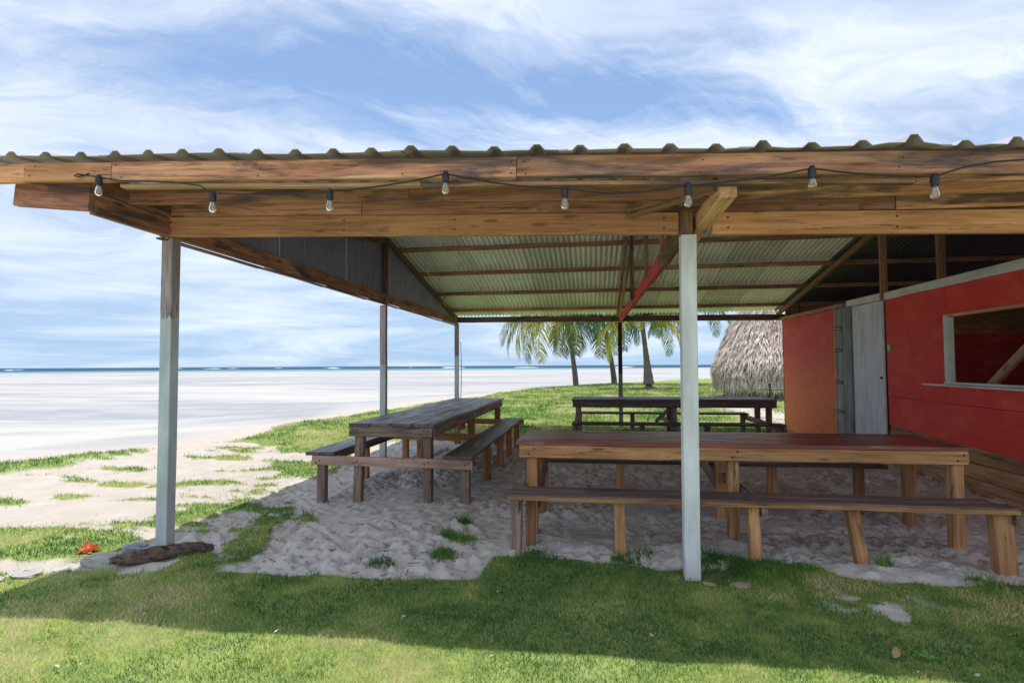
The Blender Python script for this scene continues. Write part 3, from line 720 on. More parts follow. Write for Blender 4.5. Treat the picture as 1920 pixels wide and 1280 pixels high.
# painted wall to the right of the door, round the window; slanted edge over the bare planks
WY0, WY1, WZ0, WZ1 = 1.2, 3.36, 1.155, 1.955
panel('wall_panel', WY1, 4.70, .5, .94, M['red_ply'], zs=(.50, .56, .935, .945))
panel('wall_panel', WY1, 4.70, .95, 2.285, M['red_ply'], zs=(.941, .951, 2.285, 2.287), x=XW-.003)
panel('wall_panel', WY0, WY1-.006, .45, .92, M['red_ply'], zs=(.43, .50, .915, .934))
panel('wall_panel', WY0, WY1-.006, .92, WZ0-.01, M['red_ply'], zs=(.921, .940, WZ0-.01, WZ0-.01), x=XW-.003)
panel('wall_panel', WY0, WY1-.004, WZ1, 2.285, M['red_ply'])
panel('wall_panel', -.1, WY0-.004, .4, 2.285, M['red_ply'], zs=(.36, .43, 2.285, 2.285))
# bare planks below the paint
for z0, z1, dx in ((-.08, .145, .004), (.152, .315, 0.), (.322, .495, .003)):
    for a, c in ((-.12, 2.0), (2.004, 4.70)):
        bar('wall_plank', (XW+.022+dx, a, (z0+z1)/2), (XW+.022+dx, c, (z0+z1)/2+.006), .03, z1-z0, M['shack_plank'], shack, .005, .002)
bar('wall_plank', (XW+.026, -.12, .56), (XW+.026, 4.70, .58), .02, .15, M['shack_plank'], shack, .003, .001)
# plate along the wall top: bare at the back, white over the door and front
bar('top_plate', (XW-.012, 6.0, 2.352), (XW-.012, 9.1, 2.378), .045, .062, M['rafter'], shack)
bar('top_plate', (XW-.016, 4.80, 2.345), (XW-.016, 5.85, 2.350), .045, .10, M['white_paint'], shack)
bar('top_plate', (XW-.014, 2.90, 2.337), (XW-.014, 4.68, 2.337), .03, .10, M['white_paint'], shack)
bar('top_plate', (XW-.014, -.1, 2.337), (XW-.014, 2.896, 2.337), .03, .10, M['white_paint'], shack)
for y, zb in ((4.78, 2.29), (3.45, 2.39)):
    bar('stud', (XW+.02, y, zb), (XW+.02, y, roof_front(7, y)-.06 if y < 4.5 else 3.36), .09, .045, M['rafter'], shack, upv=(0, 1, 0))
bar('stud', (XW+.02, 8.1, 2.30), (XW+.02, 8.1, 2.66), .045, .045, M['dark_timber'], shack, upv=(0, 1, 0))
# door side: narrow trim, grey post tied with cord, second board, then the door
bar('trim', (XW-.012, 6.36, -.05), (XW-.012, 6.33, 2.315), .03, .045, M['pale_cut'], shack, upv=(0, 1, 0))
bar('jamb', (XW-.015, 6.175, -.05), (XW-.015, 6.155, 2.31), .035, .23, M['jamb_grey'], shack, upv=(0, 1, 0))
bar('jamb', (XW-.022, 5.86, -.05), (XW-.022, 5.845, 2.31), .05, .30, M['jamb_grey'], shack, upv=(0, 1, 0))
for z in (.60, 1.08, 1.605, 1.965):
    bar('cord', (XW-.040, 6.30, z), (XW-.040, 6.02, z+.004), .018, .03, M['rope_grey'], shack)
    bar('cord', (XW-.040, 6.29, z+.045), (XW-.040, 6.03, z+.03), .014, .018, M['rope_grey'], shack)
    bar('peg', (XW-.045, 6.62, z+.02), (XW-.045, 6.05, z+.005), .016, .016, M['pale_cut'], shack)
door = thing('plank_door', (XW, 5.1, 0), 'pale grey plank door standing in the red wall', 'door')
door.parent = shack; door.matrix_basis = Matrix.Translation(Vector((0, .6, 0)))
for k in ('label', 'category'): del door[k]
yy = 5.69
for wd in (.36, .30, .27):
    bar('plank', (XW-.006-.003*random.random(), yy-wd/2, .02), (XW-.006, yy-wd/2+.004, 2.285), .028, wd-.008, M['door_paint'], door, .004, .0012, upv=(0, 1, 0))
    yy -= wd
lathe('knob', (XW-.024, 4.82, 1.2), [(.004, -.02), (.018, -.014), (.022, 0), (.018, .014), (.004, .02)], M['black'], door, 10)
# window
win = thing('window', (XW, 2.3, 1.55), '', ''); win.parent = shack; win.matrix_basis = Matrix.Translation(Vector((0, -2.2, 1.55)))
for k in ('label', 'category'):
    if k in win: del win[k]
bar('frame', (XW-.012, WY1-.06, WZ0+.01), (XW-.012, WY1-.06, WZ1-.03), .05, .115, M['white_paint'], win, upv=(0, 1, 0))
bar('frame', (XW-.006, WY0, WZ1-.012), (XW-.006, WY1-.01, WZ1-.012), .07, .03, M['pale_cut'], win)
bar('sill', (XW-.04, WY0-.1, WZ0-.012), (XW-.04, 3.72, WZ0-.008), .10, .022, M['white_paint'], win)
bar('sill', (XW-.018, WY0-.1, WZ0+.016), (XW-.018, 3.36, WZ0+.018), .06, .026, M['white_paint'], win)
bar('brace', (XW+.13, 3.05, 1.02), (XW+.13, 1.75, 1.98), .045, .085, M['rafter'], win)
# shell of the shack, with unseen wall openings added to light its inside
def wallbox(name, x0, x1, y0, y1, z0, z1, mat):
    V = [(x, y, z) for x in (x0, x1) for y in (y0, y1) for z in (z0, z1)]
    return obj(name, V, [(0, 1, 3, 2), (4, 6, 7, 5), (0, 4, 5, 1), (2, 3, 7, 6), (0, 2, 6, 4), (1, 5, 7, 3)], mat, shack, (x0, y0, 0))
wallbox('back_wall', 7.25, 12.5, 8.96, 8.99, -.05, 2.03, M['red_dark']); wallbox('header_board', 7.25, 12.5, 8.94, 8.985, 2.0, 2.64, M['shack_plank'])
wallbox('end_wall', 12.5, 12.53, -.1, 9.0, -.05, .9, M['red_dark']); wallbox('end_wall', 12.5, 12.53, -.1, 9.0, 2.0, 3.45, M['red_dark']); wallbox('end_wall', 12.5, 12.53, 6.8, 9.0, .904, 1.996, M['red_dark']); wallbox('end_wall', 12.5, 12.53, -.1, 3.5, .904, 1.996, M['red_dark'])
wallbox('front_wall', 7.24, 9.4, -.12, -.10, -.05, 2.17, M['red_ply']); wallbox('front_wall', 10.5, 12.5, -.12, -.10, -.05, 2.17, M['red_ply'])
wallbox('front_light_block', 7.24, 12.5, -.016, .0, 2.2, 2.42, M['dark_timber'])  # unseen board added to keep light out of the attic
wallbox('shack_floor', 7.25, 12.5, -.1, 8.95, -.02, .06, M['shack_plank'])
sw = obj('switch_box', [], [], None); bpy.data.objects.remove(sw)
sb = thing('switch_box', (XW-.01, 4.61, 1.6), 'small green square box fixed to the red wall beside the white door', 'switch box')
bar('box', (XW-.012, 4.60, 1.575), (XW-.012, 4.60, 1.665), .03, .085, M['green_box'], sb, .006, upv=(0, 1, 0))
bar('button', (XW-.03, 4.60, 1.605), (XW-.03, 4.60, 1.635), .012, .03, M['white_paint'], sb, .003, upv=(0, 1, 0))

# ------------------------------------------------------------------ picnic tables
def leg(x, y, top, parent, mat, wd=.085, dx=0., dy=0., dp=.085):
    return bar('leg', (x+dx, y+dy, hz(x, y)-.12), (x, y, top), wd, dp, mat, parent, .005, .002, n=4, upv=(0, 1, 0))
GT = 'picnic tables with fixed benches under the roof'
# front table, long side towards the camera
t1_ = thing('picnic_table', (4.2, 1.3, 0), 'long dark red topped picnic table with pale edge board, nearest the shack', 'picnic table', GT)
yy = .87
for i, wd in enumerate((.165, .16, .17, .165, .16)):
    bar('top_plank', (2.50+random.uniform(-.015, .015), yy+wd/2, .755), (5.93+random.uniform(-.015, .01), yy+wd/2, .755), wd-.010, .032, M['tbl_red'], t1_, .004, .0012)
    yy += wd
bar('apron', (2.52, .885, .688), (5.90, .885, .688), .04, .10, M['leg_tan'], t1_, .005, .0025)
bar('apron', (2.53, 1.665, .688), (5.90, 1.665, .688), .04, .10, M['leg_tan'], t1_, .005, .0025)
for x in (2.535, 5.915): bar('end_apron', (x, .91, .69), (x, 1.64, .69), .035, .095, M['leg_tan'], t1_, .005)
for x, y in ((2.62, .95), (4.23, .955), (5.85, .95), (2.63, 1.61), (4.28, 1.62), (5.86, 1.61)): leg(x, y, .64, t1_, M['leg_tan'] if x > 3 else M['leg_orange'])
for x, ye in ((2.555, 2.30), (4.31, 2.30), (5.90, .58)): bar('cross_rail', (x, .37, .372), (x, ye, .372), .04, .09, M['leg_grey'], t1_, .004, .002)
bar('bench_plank', (2.46, .435, .432), (5.90, .435, .425), .135, .034, M['bench_worn'], t1_, .005, .003)
bar('bench_plank', (2.50, .575, .434), (5.86, .575, .427), .135, .034, M['bench_worn'], t1_, .005, .003)
bar('bench_edge', (2.49, .362, .421), (5.90, .362, .414), .010, .030, M['leg_tan'], t1_, .002, .003)
for x, dx in ((2.55, 0.), (3.31, .01), (4.245, .02), (4.90, .08), (5.83, .03)):
    leg(x, .455, .408, t1_, M['leg_tan'] if x > 3 else M['leg_grey'], .075 if x < 5.5 else .12, dx)
leg(2.64, .60, .408, t1_, M['leg_tan'], .07)
bar('bench_plank', (2.52, 2.02, .432), (5.86, 2.02, .432), .14, .034, M['bench_dark'], t1_, .005, .003); bar('bench_plank', (2.52, 2.165, .432), (5.86, 2.165, .432), .14, .034, M['bench_dark'], t1_, .005, .003)
for x in (2.62, 3.40, 4.86, 5.66): leg(x, 2.09, .41, t1_, M['leg_tan'], .075)
bar('brace', (4.05, 1.65, .62), (4.36, 1.66, .14), .04, .07, M['leg_grey'], t1_)
bar('brace', (2.70, 1.60, .60), (2.66, 1.0, .22), .035, .06, M['dark_timber'], t1_)
# left table, short end towards the camera
t2_ = thing('picnic_table', (1.07, 4.0, 0), 'grey brown picnic table seen end on beside the side posts', 'picnic table', GT)
for i in range(4):
    x = .625+.228*i+.114
    bar('top_plank', (x, 1.755+random.uniform(-.01, .01), .797), (x+.01, 6.30+random.uniform(-.03, .03), .797), .217, .034, M['tbl_grey'], t2_, .004, .0015)
bar('apron', (.632, 1.785, .728), (1.515, 1.785, .722), .042, .10, M['leg_grey'], t2_, .005, .002)
bar('apron', (.65, 6.24, .728), (1.52, 6.24, .722), .042, .10, M['leg_grey'], t2_, .005, .002)
for x in (.648, 1.515): bar('side_apron', (x, 1.81, .728), (x, 6.21, .728), .04, .095, M['leg_grey'], t2_, .005, .002)
for y, mm in ((1.855, 'leg_grey'), (3.95, 'leg_orange'), (6.16, 'leg_orange')):
    leg(.72, y, .68, t2_, M[mm], .09, -.03 if y < 2 else 0); leg(1.45, y, .68, t2_, M[mm], .09)
for y, mm in ((1.785, 'rail_pink'), (3.88, 'leg_orange'), (6.1, 'leg_orange')): bar('cross_rail', (.225, y, .428), (1.93, y, .405), .042, .095, M[mm], t2_, .005, .002)
bar('gusset', (1.36, 3.82, .53), (1.36, 3.82, .76), .028, .20, M['leg_orange'], t2_, .003, upv=(0, 1, 0))
for i in range(6):
    lathe('bolt', (1.33+.06*(i % 2), 3.80, .57+.055*(i//2)), [(.008, -.008), (.011, -.005), (.011, .005), (.008, .008)], M['pale_cut'], t2_, 8)
for x, mm in ((.305, 'tbl_grey'), (1.775, 'bench_dark')):
    for k in (0, 1):
        bar('bench_plank', (x-.078+.156*k, 1.765+random.uniform(-.01, .01), .494-.018*(x > 1)), (x-.078+.156*k, 5.95 if x > 1 else 5.7, .494-.018*(x > 1)), .152, .034, M[mm], t2_, .004, .0015)
for x, ys in ((.30, (1.855, 3.0, 4.55, 5.6)), (1.84, (1.855, 3.05, 4.05, 4.9, 5.8))):
    for y in ys: leg(x, y, .465 if x < 1 else .447, t2_, M['leg_grey'] if y < 2 else M['leg_orange'], .085)
bar('seat_rail', (.40, 1.82, .44), (.40, 5.6, .44), .035, .07, M['leg_grey'], t2_); bar('seat_rail', (1.70, 1.82, .425), (1.70, 5.8, .425), .035, .07, M['dark_timber'], t2_)
# back table
t3_ = thing('picnic_table', (4.45, 6.4, 0), 'dark brown picnic table parallel to the back beam, before the lawn', 'picnic table', GT)
for i in range(4):
    bar('top_plank', (2.78, 6.03+.212*i+.1, .795), (6.14, 6.03+.212*i+.1, .80), .206, .034, M['tbl_dark'], t3_, .004, .0015)
bar('apron', (2.79, 6.045, .725), (6.13, 6.045, .728), .042, .105, M['tbl_dark'], t3_, .005, .002); bar('apron', (2.79, 6.85, .725), (6.13, 6.85, .728), .042, .105, M['tbl_dark'], t3_, .005, .002)
for x in (2.88, 4.50, 6.03):
    for y in (6.12, 6.78): leg(x, y, .675, t3_, M['leg_grey'], .085)
for x in (2.83, 4.44, 6.0): bar('cross_rail', (x, 5.22, .40), (x, 7.60, .40), .042, .09, M['leg_grey'], t3_, .005, .002)
bar('brace', (4.2, 6.2, .42), (4.45, 6.2, .66), .04, .06, M['leg_grey'], t3_)
for ys, in (((5.30, 5.45),), ((7.40, 7.55),)):
    for y in ys: bar('bench_plank', (2.80, y, .467), (6.02, y, .467), .142, .034, M['bench_dark'], t3_, .004, .0015)
for y in (5.37, 7.47):
    for x in (2.88, 3.9, 4.9, 5.95): leg(x, y, .445, t3_, M['leg_grey'], .08)

# ------------------------------------------------------------------ string lights
sl = thing('string_lights', (2.5, -.93, 2.4), 'black cable of clear bulbs strung along the front roof board', 'string lights')
BU = [(.289, 2.512), (1.016, 2.382), (1.714, 2.360), (2.365, 2.423), (2.995, 2.312), (3.609, 2.298), (4.194, 2.352), (4.735, 2.285), (5.40, 2.30)]
pts = [(.122, -.905, 2.545), (.2, -.915, 2.53)]
for i, (x, z) in enumerate(BU):
    pts.append((x, -.935, z-.004))
    if i+1 < len(BU):
        x2, z2 = BU[i+1]; sag = (.012, .014, .015, .018, .032, .012, .012, -.05)[i]
        if i == 0: pts += [(.42, -.922, 2.485), (.75, -.92, 2.462), (.93, -.925, 2.43)]
        else:
            for t in (.2, .4, .6, .8): pts.append((x+(x2-x)*t, -.928, z+(z2-z)*t-sag*4*t*(1-t)))
pts += [(5.7, -.92, 2.33), (6.4, -.92, 2.27)]
tube('cable', pts, .0045, M['black'], sl, 6)
tube('cable_loop', [(.12, -.905, 2.55), (.10, -.91, 2.535), (.13, -.915, 2.525), (.17, -.912, 2.535), (.2, -.912, 2.545)], .004, M['black'], sl, 6)
for i, (x, z) in enumerate(BU):
    tl = random.uniform(-.006, .006)
    so = lathe('socket', (x, -.935, z-.052), [(.010, .062), (.013, .058), (.0145, .046), (.0185, .043), (.0185, .008), (.0165, .002), (.0155, 0)], M['black'], sl, 14)
    k = 1.0 if i != 6 else .8
    lathe('bulb', (x, -.935, z-.052), [(.0115, .001), (.0125, -.006), (.0165, -.020*k), (.0205, -.034*k), (.0205, -.043*k), (.0165, -.054*k), (.009, -.0605*k), (.003, -.062*k)], M['glass'], so, 16)
    for s_ in (-1, 1): tube('filament', [(x+.002*s_, -.935, z-.053), (x+.006*s_, -.935, z-.066), (x+.007*s_, -.935, z-.088*1), (x+.002*s_, -.935, z-.092)], .0016, M['filament'], so, 5)
# nail heads on the near boards
def nails(parent, pts, ax_='y', r=.0055):
    for p in pts:
        V = []; n_ = 7
        for k in range(n_):
            a = 2*math.pi*k/n_; d = (math.cos(a)*r, 0, math.sin(a)*r) if ax_ == 'y' else (0, math.cos(a)*r, math.sin(a)*r)
            V.append(Vector(p)+Vector(d))
        V.append(Vector(p)+Vector((0, -.004, 0) if ax_ == 'y' else (-.004, 0, 0)))
        obj('nail', V, [(k, (k+1) % n_, n_) for k in range(n_)], M['black'], parent, p)
nails(t2_, [(x+dx, 1.762, z) for x, z in ((.70, .745), (1.45, .74)) for dx in (-.02, .02)]+[(x+dx, 1.762, .415+dx*.4) for x in (.29, .70, 1.45, 1.87) for dx in (-.018, .02)], r=.009)
nails(t1_, [(x+dx, .863, .69+dx) for x in (2.62, 4.23, 5.85) for dx in (-.02, .022)], r=.008)
nails(shelter, [(x, -.0695, beam_b(x)+.07+dz) for x in (.05, 1.4, 2.2, 3.6, 4.0, 5.0) for dz in (-.03, .035)], r=.007)
nails(shelter, [(x+random.uniform(-.03, .03), -.903, 2.57-.0445*x+dz+random.uniform(-.012, .012)) for x in (-.2, .38, 1.25, 2.1, 2.70, 2.79, 3.7, 4.6) for dz in (-.03, .03)], r=.0045)
nails(shack, [(XW-.009, y, z) for y in (4.62, 4.0, 3.46) for z in (.62, 1.0, 1.3, 1.62, 1.9, 2.2)]+[(XW-.009, y, z) for y in (8.9, 7.7, 6.48) for z in (.15, .6, 1.05, 1.5, 1.95, 2.25)], 'x', .007)
# cable ends hanging under the roof, rope on the back post
c1 = thing('hanging_cable', (.62, 6.1, 2.9), 'pale cable hanging down from the second roof beam', 'cable')
xk, yk = .36, 6.25
tube('cord', [(xk, yk-1.0, roof_back(0, 5.2)-.12), (xk-.03, yk-.7, 3.02), (xk-.01, yk-.3, 2.90), (xk+.0, yk, 2.98), (xk+.02, yk+.02, 3.06)], .008, M['cable_white'], c1)
c2 = thing('cable_knot', (.2, 7.45, 2.7), 'short looped end of pale cable below the third roof beam', 'cable')
tube('cord', [(.14, 7.44, 2.92), (.12, 7.44, 2.80), (.17, 7.45, 2.74), (.20, 7.45, 2.80), (.15, 7.45, 2.84), (.13, 7.46, 2.70), (.17, 7.46, 2.62)], .010, M['cable_white'], c2)
rp = thing('hanging_rope', (.1, 9.1, 0), 'thin pale rope hanging beside the far left corner post', 'rope')
tube('strand', [(.05, 9.04, 1.95), (.11, 9.03, 1.93), (.125, 9.03, 1.5), (.12, 9.03, .9), (.10, 9.03, .45), (.11, 9.03, hz(.11, 9.03))], .008, M['rope_grey'], rp)

# ------------------------------------------------------------------ foot of the corner post
def blob(name, c, r, mat, seed=0, parent=None, squash=(1, 1, 1), amp=.25, k=12, n=8, boxy=0.):
    rg = random.Random(seed); V, F = [], []; ph = [rg.uniform(0, 6.28) for _ in range(9)]
    for i in range(n+1):
        th = math.pi*i/n
        for j in range(k):
            an = 2*math.pi*j/k
            d = Vector((math.sin(th)*math.cos(an), math.sin(th)*math.sin(an), math.cos(th)))
            rr = 1+amp*(math.sin(3*d.x+ph[0])*.4+math.sin(4*d.y+ph[1])*.3+math.sin(5*d.z+ph[2]+2*d.x)*.3+rg.uniform(-.25, .25))
            if boxy:
                mxx = max(abs(d.x), abs(d.y), abs(d.z)); rr *= (1-boxy)+boxy/mxx*.85
            V.append(Vector(c)+Vector((d.x*squash[0], d.y*squash[1], d.z*squash[2]))*r*rr)
    for i in range(n):
        for j in range(k): F.append((i*k+j, (i+1)*k+j, (i+1)*k+(j+1) % k, i*k+(j+1) % k))
    return obj(name, V, F, mat, parent, c, smooth=False)
pts, rad = [], []
for i in range(15):
    t = i/14; x = -.18+.46*t; y = -.28+.45*t+.02*math.sin(5*t)
    pts.append((x, y, hz(x, y)+.045+.012*math.sin(6*t))); rad.append((.042+.012*math.sin(t*3.0)+random.uniform(-.006, .005))*(1 if 0 < i < 14 else .55))
lg = tube('driftwood_log', pts, .05, M['drift'], None, 10, False, rad)
tag(lg, 'weathered brown driftwood log lying against the corner post', 'log')
V0 = blob('concrete_chunk', (-.335, -.205, hz(-.335, -.205)+.02), .13, M['rock'], 3, squash=(1.05, .75, .42), amp=.14, boxy=.8); tag(V0, 'flat pale concrete chunk beside the driftwood log', 'stone')
bg_ = blob('plastic_bag', (-.17, -.03, hz(-.17, -.03)+.02), .11, M['bag'], 5, squash=(1.25, .7, .5), amp=.5, k=18, n=11); tag(bg_, 'crumpled blue grey plastic bag between log and corner post', 'bag')
# crumpled orange plastic: a folded sheet
V, F = [], []; N_ = 9; rg = random.Random(8)
for i in range(N_):
    for j in range(N_):
        u, v_ = i/(N_-1)-.5, j/(N_-1)-.5
        r_ = max(0, 1-3*(u*u+v_*v_))
        V.append((-.60+u*.12+rg.uniform(-.009, .009), -.04+v_*.11+rg.uniform(-.009, .009), hz(-.6, -.04)+.008+.065*r_*rg.uniform(.4, 1.15)))
for i in range(N_-1):
    for j in range(N_-1): F.append((i*N_+j, (i+1)*N_+j, (i+1)*N_+j+1, i*N_+j+1))
op = obj('plastic_wrapper', V, F, M['orange'], None, (-.6, -.04, 0)); tag(op, 'crumpled orange plastic wrapper on the sand edge left of the log', 'wrapper')
GS = 'pale stones sunk in the lawn edge'
for i, (x, y, r, lab, mm) in enumerate([(-.62, -.50, .085, 'low pale coral stone at the left lawn edge', 'rock'), (-.50, -.36, .055, 'small grey stone between the wrapper and the low coral stone', 'rock'), (-.72, -.62, .05, 'small pale stone in the grass furthest from the log', 'rock'),
                                     (4.02, -.09, .05, 'tan stone in the grass right of the white post', 'rock_tan'), (3.83, -.11, .03, 'small tan stone at the foot of the white post', 'rock_tan')]):
    tag(blob('stone', (x, y, hz(x, y)+.008), r, M[mm], 20+i, squash=(1.2, .9, .38), amp=.35), lab, 'stone', GS)
lf = thing('dry_leaf', (4.52, -.905, 0), 'single dry tan leaf standing in the sunlit grass', 'leaf')
z0 = hz(4.52, -.905)+.012
obj('leaf_blade', [(4.50, -.905, z0), (4.525, -.915, z0+.012), (4.515, -.90, z0+.055), (4.535, -.90, z0+.03), (4.497, -.90, z0+.03)], [(0, 1, 3, 2), (0, 2, 4)], M['leaf_dry'], lf, (4.52, -.905, z0))
sg = thing('seedling', (4.66, -.885, 0), 'small bright green seedling at the edge of the roof shade', 'plant')
z0 = hz(4.66, -.885)
for k in range(6):
    an = k*1.05+.3; r_ = .04+.02*(k % 2)
    cxy = Vector((4.66, -.885, z0+.015)); d = Vector((math.cos(an), math.sin(an), .55)); pr = Vector((-math.sin(an), math.cos(an), 0))*.011
    obj('leaf', [cxy, cxy+d*r_*.5+pr, cxy+d*r_+Vector((0, 0, -.012)), cxy+d*r_*.5-pr], [(0, 1, 2, 3)], M['leaf_green'], sg, cxy)

# ------------------------------------------------------------------ palms
def frond_mesh(L, up0, droop, leaf, n=80, seed=0, tint=(.3, .5), width=1.):
    """frond from the origin along +x: rachis that rises and then hangs, leaflets on both sides"""
    rg = random.Random(seed); V, F, T = [], [], []
    P, a = [Vector((0, 0, 0))], up0
    for i in range(n):
        t = i/n; a = up0-droop*(t**1.15); P.append(P[-1]+Vector((math.cos(a), 0, math.sin(a)))*(L/n))
    for i, p in enumerate(P):
        r = .035*(1-i/n)+.006
        base = len(V)
        for q in ((0, r, 0), (0, -r, 0), (0, 0, r*1.1)): V.append(p+Vector(q)); T.append(min(1, tint[1]+.15))
        if i:
            for k in range(3): F.append((base-3+k, base-3+(k+1) % 3, base+(k+1) % 3, base+k))
    for i in range(3, n):
        p = P[i]; t = i/n; tg = (P[i+1]-P[i-1]).normalized()
        ln = leaf*(math.sin(math.pi*min(1, t*.86+.12))**.7)*rg.uniform(.85, 1.1)
        for s in (-1, 1):
            if rg.random() < .05: continue
            side = Vector((0, s, 0)); d = (side*.80+tg*rg.uniform(.45, .8)+Vector((0, 0, rg.uniform(-.3, .12)))).normalized()
            wv = tg*.023*width*(1+.3*rg.random()); c = tint[0]+(tint[1]-tint[0])*rg.random()
            p1 = p+d*ln*.45; d2 = (d+Vector((0, 0, -rg.uniform(.5, 1.1)))).normalized(); p2 = p1+d2*ln*.35
            d3 = (d2+Vector((0, 0, -rg.uniform(.5, 1.2)))).normalized(); p3 = p2+d3*ln*.28
            b0 = len(V)
            for q in (p-wv*.5, p+wv*.5, p1-wv, p1+wv, p2-wv*.7, p2+wv*.7, p3): V.append(q); T.append(c)
            F += [(b0, b0+1, b0+3, b0+2), (b0+2, b0+3, b0+5, b0+4), (b0+4, b0+5, b0+6)]
    return meshdata('frond', V, F, M['frond'], False, T)
FM = {}
for k, (L, u, d, lf_, tn) in {'arch': (4.4, .85, 2.35, 1.25, (.05, .45)), 'hang': (4.3, .25, 2.05, 1.2, (.25, .66)), 'yellow': (3.7, .3, 2.0, 1.05, (.62, .88)), 'flat': (4.0, .75, 1.55, 1.2, (.1, .5)), 'dark': (4.0, .35, 1.7, 1.2, (0., .25)), 'dead': (3.5, -.5, 1.2, .6, (.93, 1.))}.items():
    for v_ in range(2): FM[k, v_] = frond_mesh(L, u, d, lf_, seed=hash(k) % 97 if False else len(k)*7+v_, tint=tn)
trunk_mat = plain('ringed_palm_bark', (.20, .165, .14), .9, .5, 7, b_=.6)
def palm(x, y, top, lean, fr, label, r0_, r1_, scale=1.):
    z0 = hz(x, y)-.1
    t = thing('palm_tree', (x, y, 0), label, 'palm tree', 'coconut palms on the lawn by the beach')
    pts, rad = [], []
    for i in range(15):
        u = i/14; u = u**1.5; pts.append((x+lean[0]*u**1.4, y+lean[1]*u, z0+(top-z0)*u)); rad.append((r1_+(r0_-r1_)*max(0, 1-u*1.25)**2.2)*(1+.05*(i % 2)*(i > 2)))
    tube('trunk', pts, .1, trunk_mat, t, 10, True, rad)
    c = Vector(pts[-1])
    for i, (kind, az, sc, tilt) in enumerate(fr):
        o = bpy.data.objects.new('frond', FM[kind, i % 2])
        a = math.radians(az)
        place(o, Matrix.Translation(c+Vector((0, 0, .05))) @ Matrix.Rotation(a, 4, 'Z') @ Matrix.Rotation(-tilt, 4, 'Y') @ Matrix.Scale(sc*scale, 4), t)
    return t
R_ = random.Random(4)
crown = lambda n, off=0: [(('arch', 'flat', 'dark')[i % 3], off+i*360/n+R_.uniform(-12, 12), R_.uniform(.85, 1.05), R_.uniform(.2, .6)) for i in range(n)]
palm(2.05, 34.9, 5.2, (-.75, .2), crown(9) + [('hang', 168, 1.45, .2), ('hang', 182, 1.4, .0), ('yellow', 200, 1.5, -.2), ('hang', 215, 1.3, -.25), ('yellow', 236, 1.45, -.35), ('hang', 262, 1.1, -.3), ('hang', 290, 1.1, -.25), ('dark', 315, 1.15, -.25), ('dead', 250, .95, .0), ('dark', 320, 1.05, -.2), ('dark', 350, .95, -.1), ('yellow', 150, .95, 0)],
     'leftmost leaning palm with long hanging fronds over the beach edge', .21, .13)
palm(4.75, 38.1, 5.5, (-1.0, .2), crown(10, 20) + [('dark', 170, 1.3, -.15), ('dark', 195, 1.3, -.3), ('dark', 215, 1.35, -.45), ('dark', 240, 1.35, -.4), ('dark', 270, 1.3, -.5), ('dark', 300, 1.3, -.35), ('dark', 325, 1.2, -.3), ('dead', 330, 1., .1), ('hang', 345, 1., -.1), ('arch', 255, .9, -.2)],
     'dark green palm standing behind the thin dark back post', .22, .14)
palm(6.33, 29.07, 3.95, (-.35, .1), crown(9, 5) + [('yellow', 190, 1.2, .0), ('yellow', 205, 1.25, -.25), ('hang', 175, 1.05, .1), ('yellow', 345, 1.25, .1), ('yellow', 335, 1.2, -.1), ('hang', 310, 1.0, -.15), ('hang', 222, 1.0, -.1), ('flat', 10, 1., .0), ('yellow', 262, .6, .1)],
     'short palm with swollen trunk foot and yellowing fronds', .37, .13, .82)
palm(9.95, 36.5, 5.4, (.1, .1), crown(10, 11) + [('dark', 150, 1.0, -.15), ('dark', 180, 1.05, -.2), ('dark', 215, 1.1, -.2), ('dark', 250, 1., -.2), ('hang', 300, .9, -.1), ('hang', 340, .9, 0)],
     'dark palm partly hidden by the white post', .22, .14)

# ------------------------------------------------------------------ thatched hut
hut = thing('thatched_hut', (10.65, 21.0, 0), 'low round hut with shaggy grey palm thatch reaching almost to the ground', 'hut')
HP = [(.62, 2.30), (.9, 2.42), (1.3, 2.44), (2.0, 2.16), (2.7, 1.80), (3.4, 1.44), (4.2, .95), (4.9, .42), (5.2, .08)]
hzv = np.array([p[0] for p in HP]); hrv = np.array([p[1] for p in HP]); HC = (10.65, 21.)
lathe('roof_core', (HC[0], HC[1], 0), [(r-.14, z) for z, r in HP], M['dark_timber'], hut, 28)
N_ = 24000
rw_ = np.floor(13*rng.random(N_)**1.3); zt = .80+.335*rw_+rng.normal(0, .055, N_); an = rng.random(N_)*2*np.pi; ln = rng.uniform(.30, .62, N_)
rr = np.interp(zt, hzv, hrv)-.03+rng.uniform(-.07, .05, N_)
zb = zt-ln*.86; rb = np.interp(np.maximum(zb, .62), hzv, hrv)+rng.uniform(.0, .16, N_)+.05*np.sin(an*7+rw_)
a2 = an+rng.normal(0, .05, N_); wd = rng.uniform(.008, .022, N_)/np.maximum(rr, .3)
V = np.stack([np.stack([HC[0]+r*np.cos(a), HC[1]+r*np.sin(a), z], 1) for r, a, z in ((rr, an-wd*.5, zt), (rr, an+wd*.5, zt), ((rr+rb)/2+.04, (an+a2)/2+wd, (zt+zb)/2), ((rr+rb)/2+.04, (an+a2)/2-wd, (zt+zb)/2), (rb, a2-wd*.2, zb), (rb, a2+wd*.2, zb))], 1).reshape(-1, 3)
b0 = np.arange(N_)[:, None]*6
F = np.concatenate([b0+np.array([[0, 1, 2, 3]]), b0+np.array([[3, 2, 5, 4]])])
tn = np.repeat(np.clip(rng.normal(.56, .28, N_)*(.75+.5*vn(an*4, zt*2.2, 1., 3)), 0, 1), 6)
th = bpy.data.objects.new('thatch', fastmesh('thatch', V, F, M['thatch'], tn)); place(th, Matrix.Identity(4), hut); th['kind'] = 'stuff'
V, F, T = [], [], []
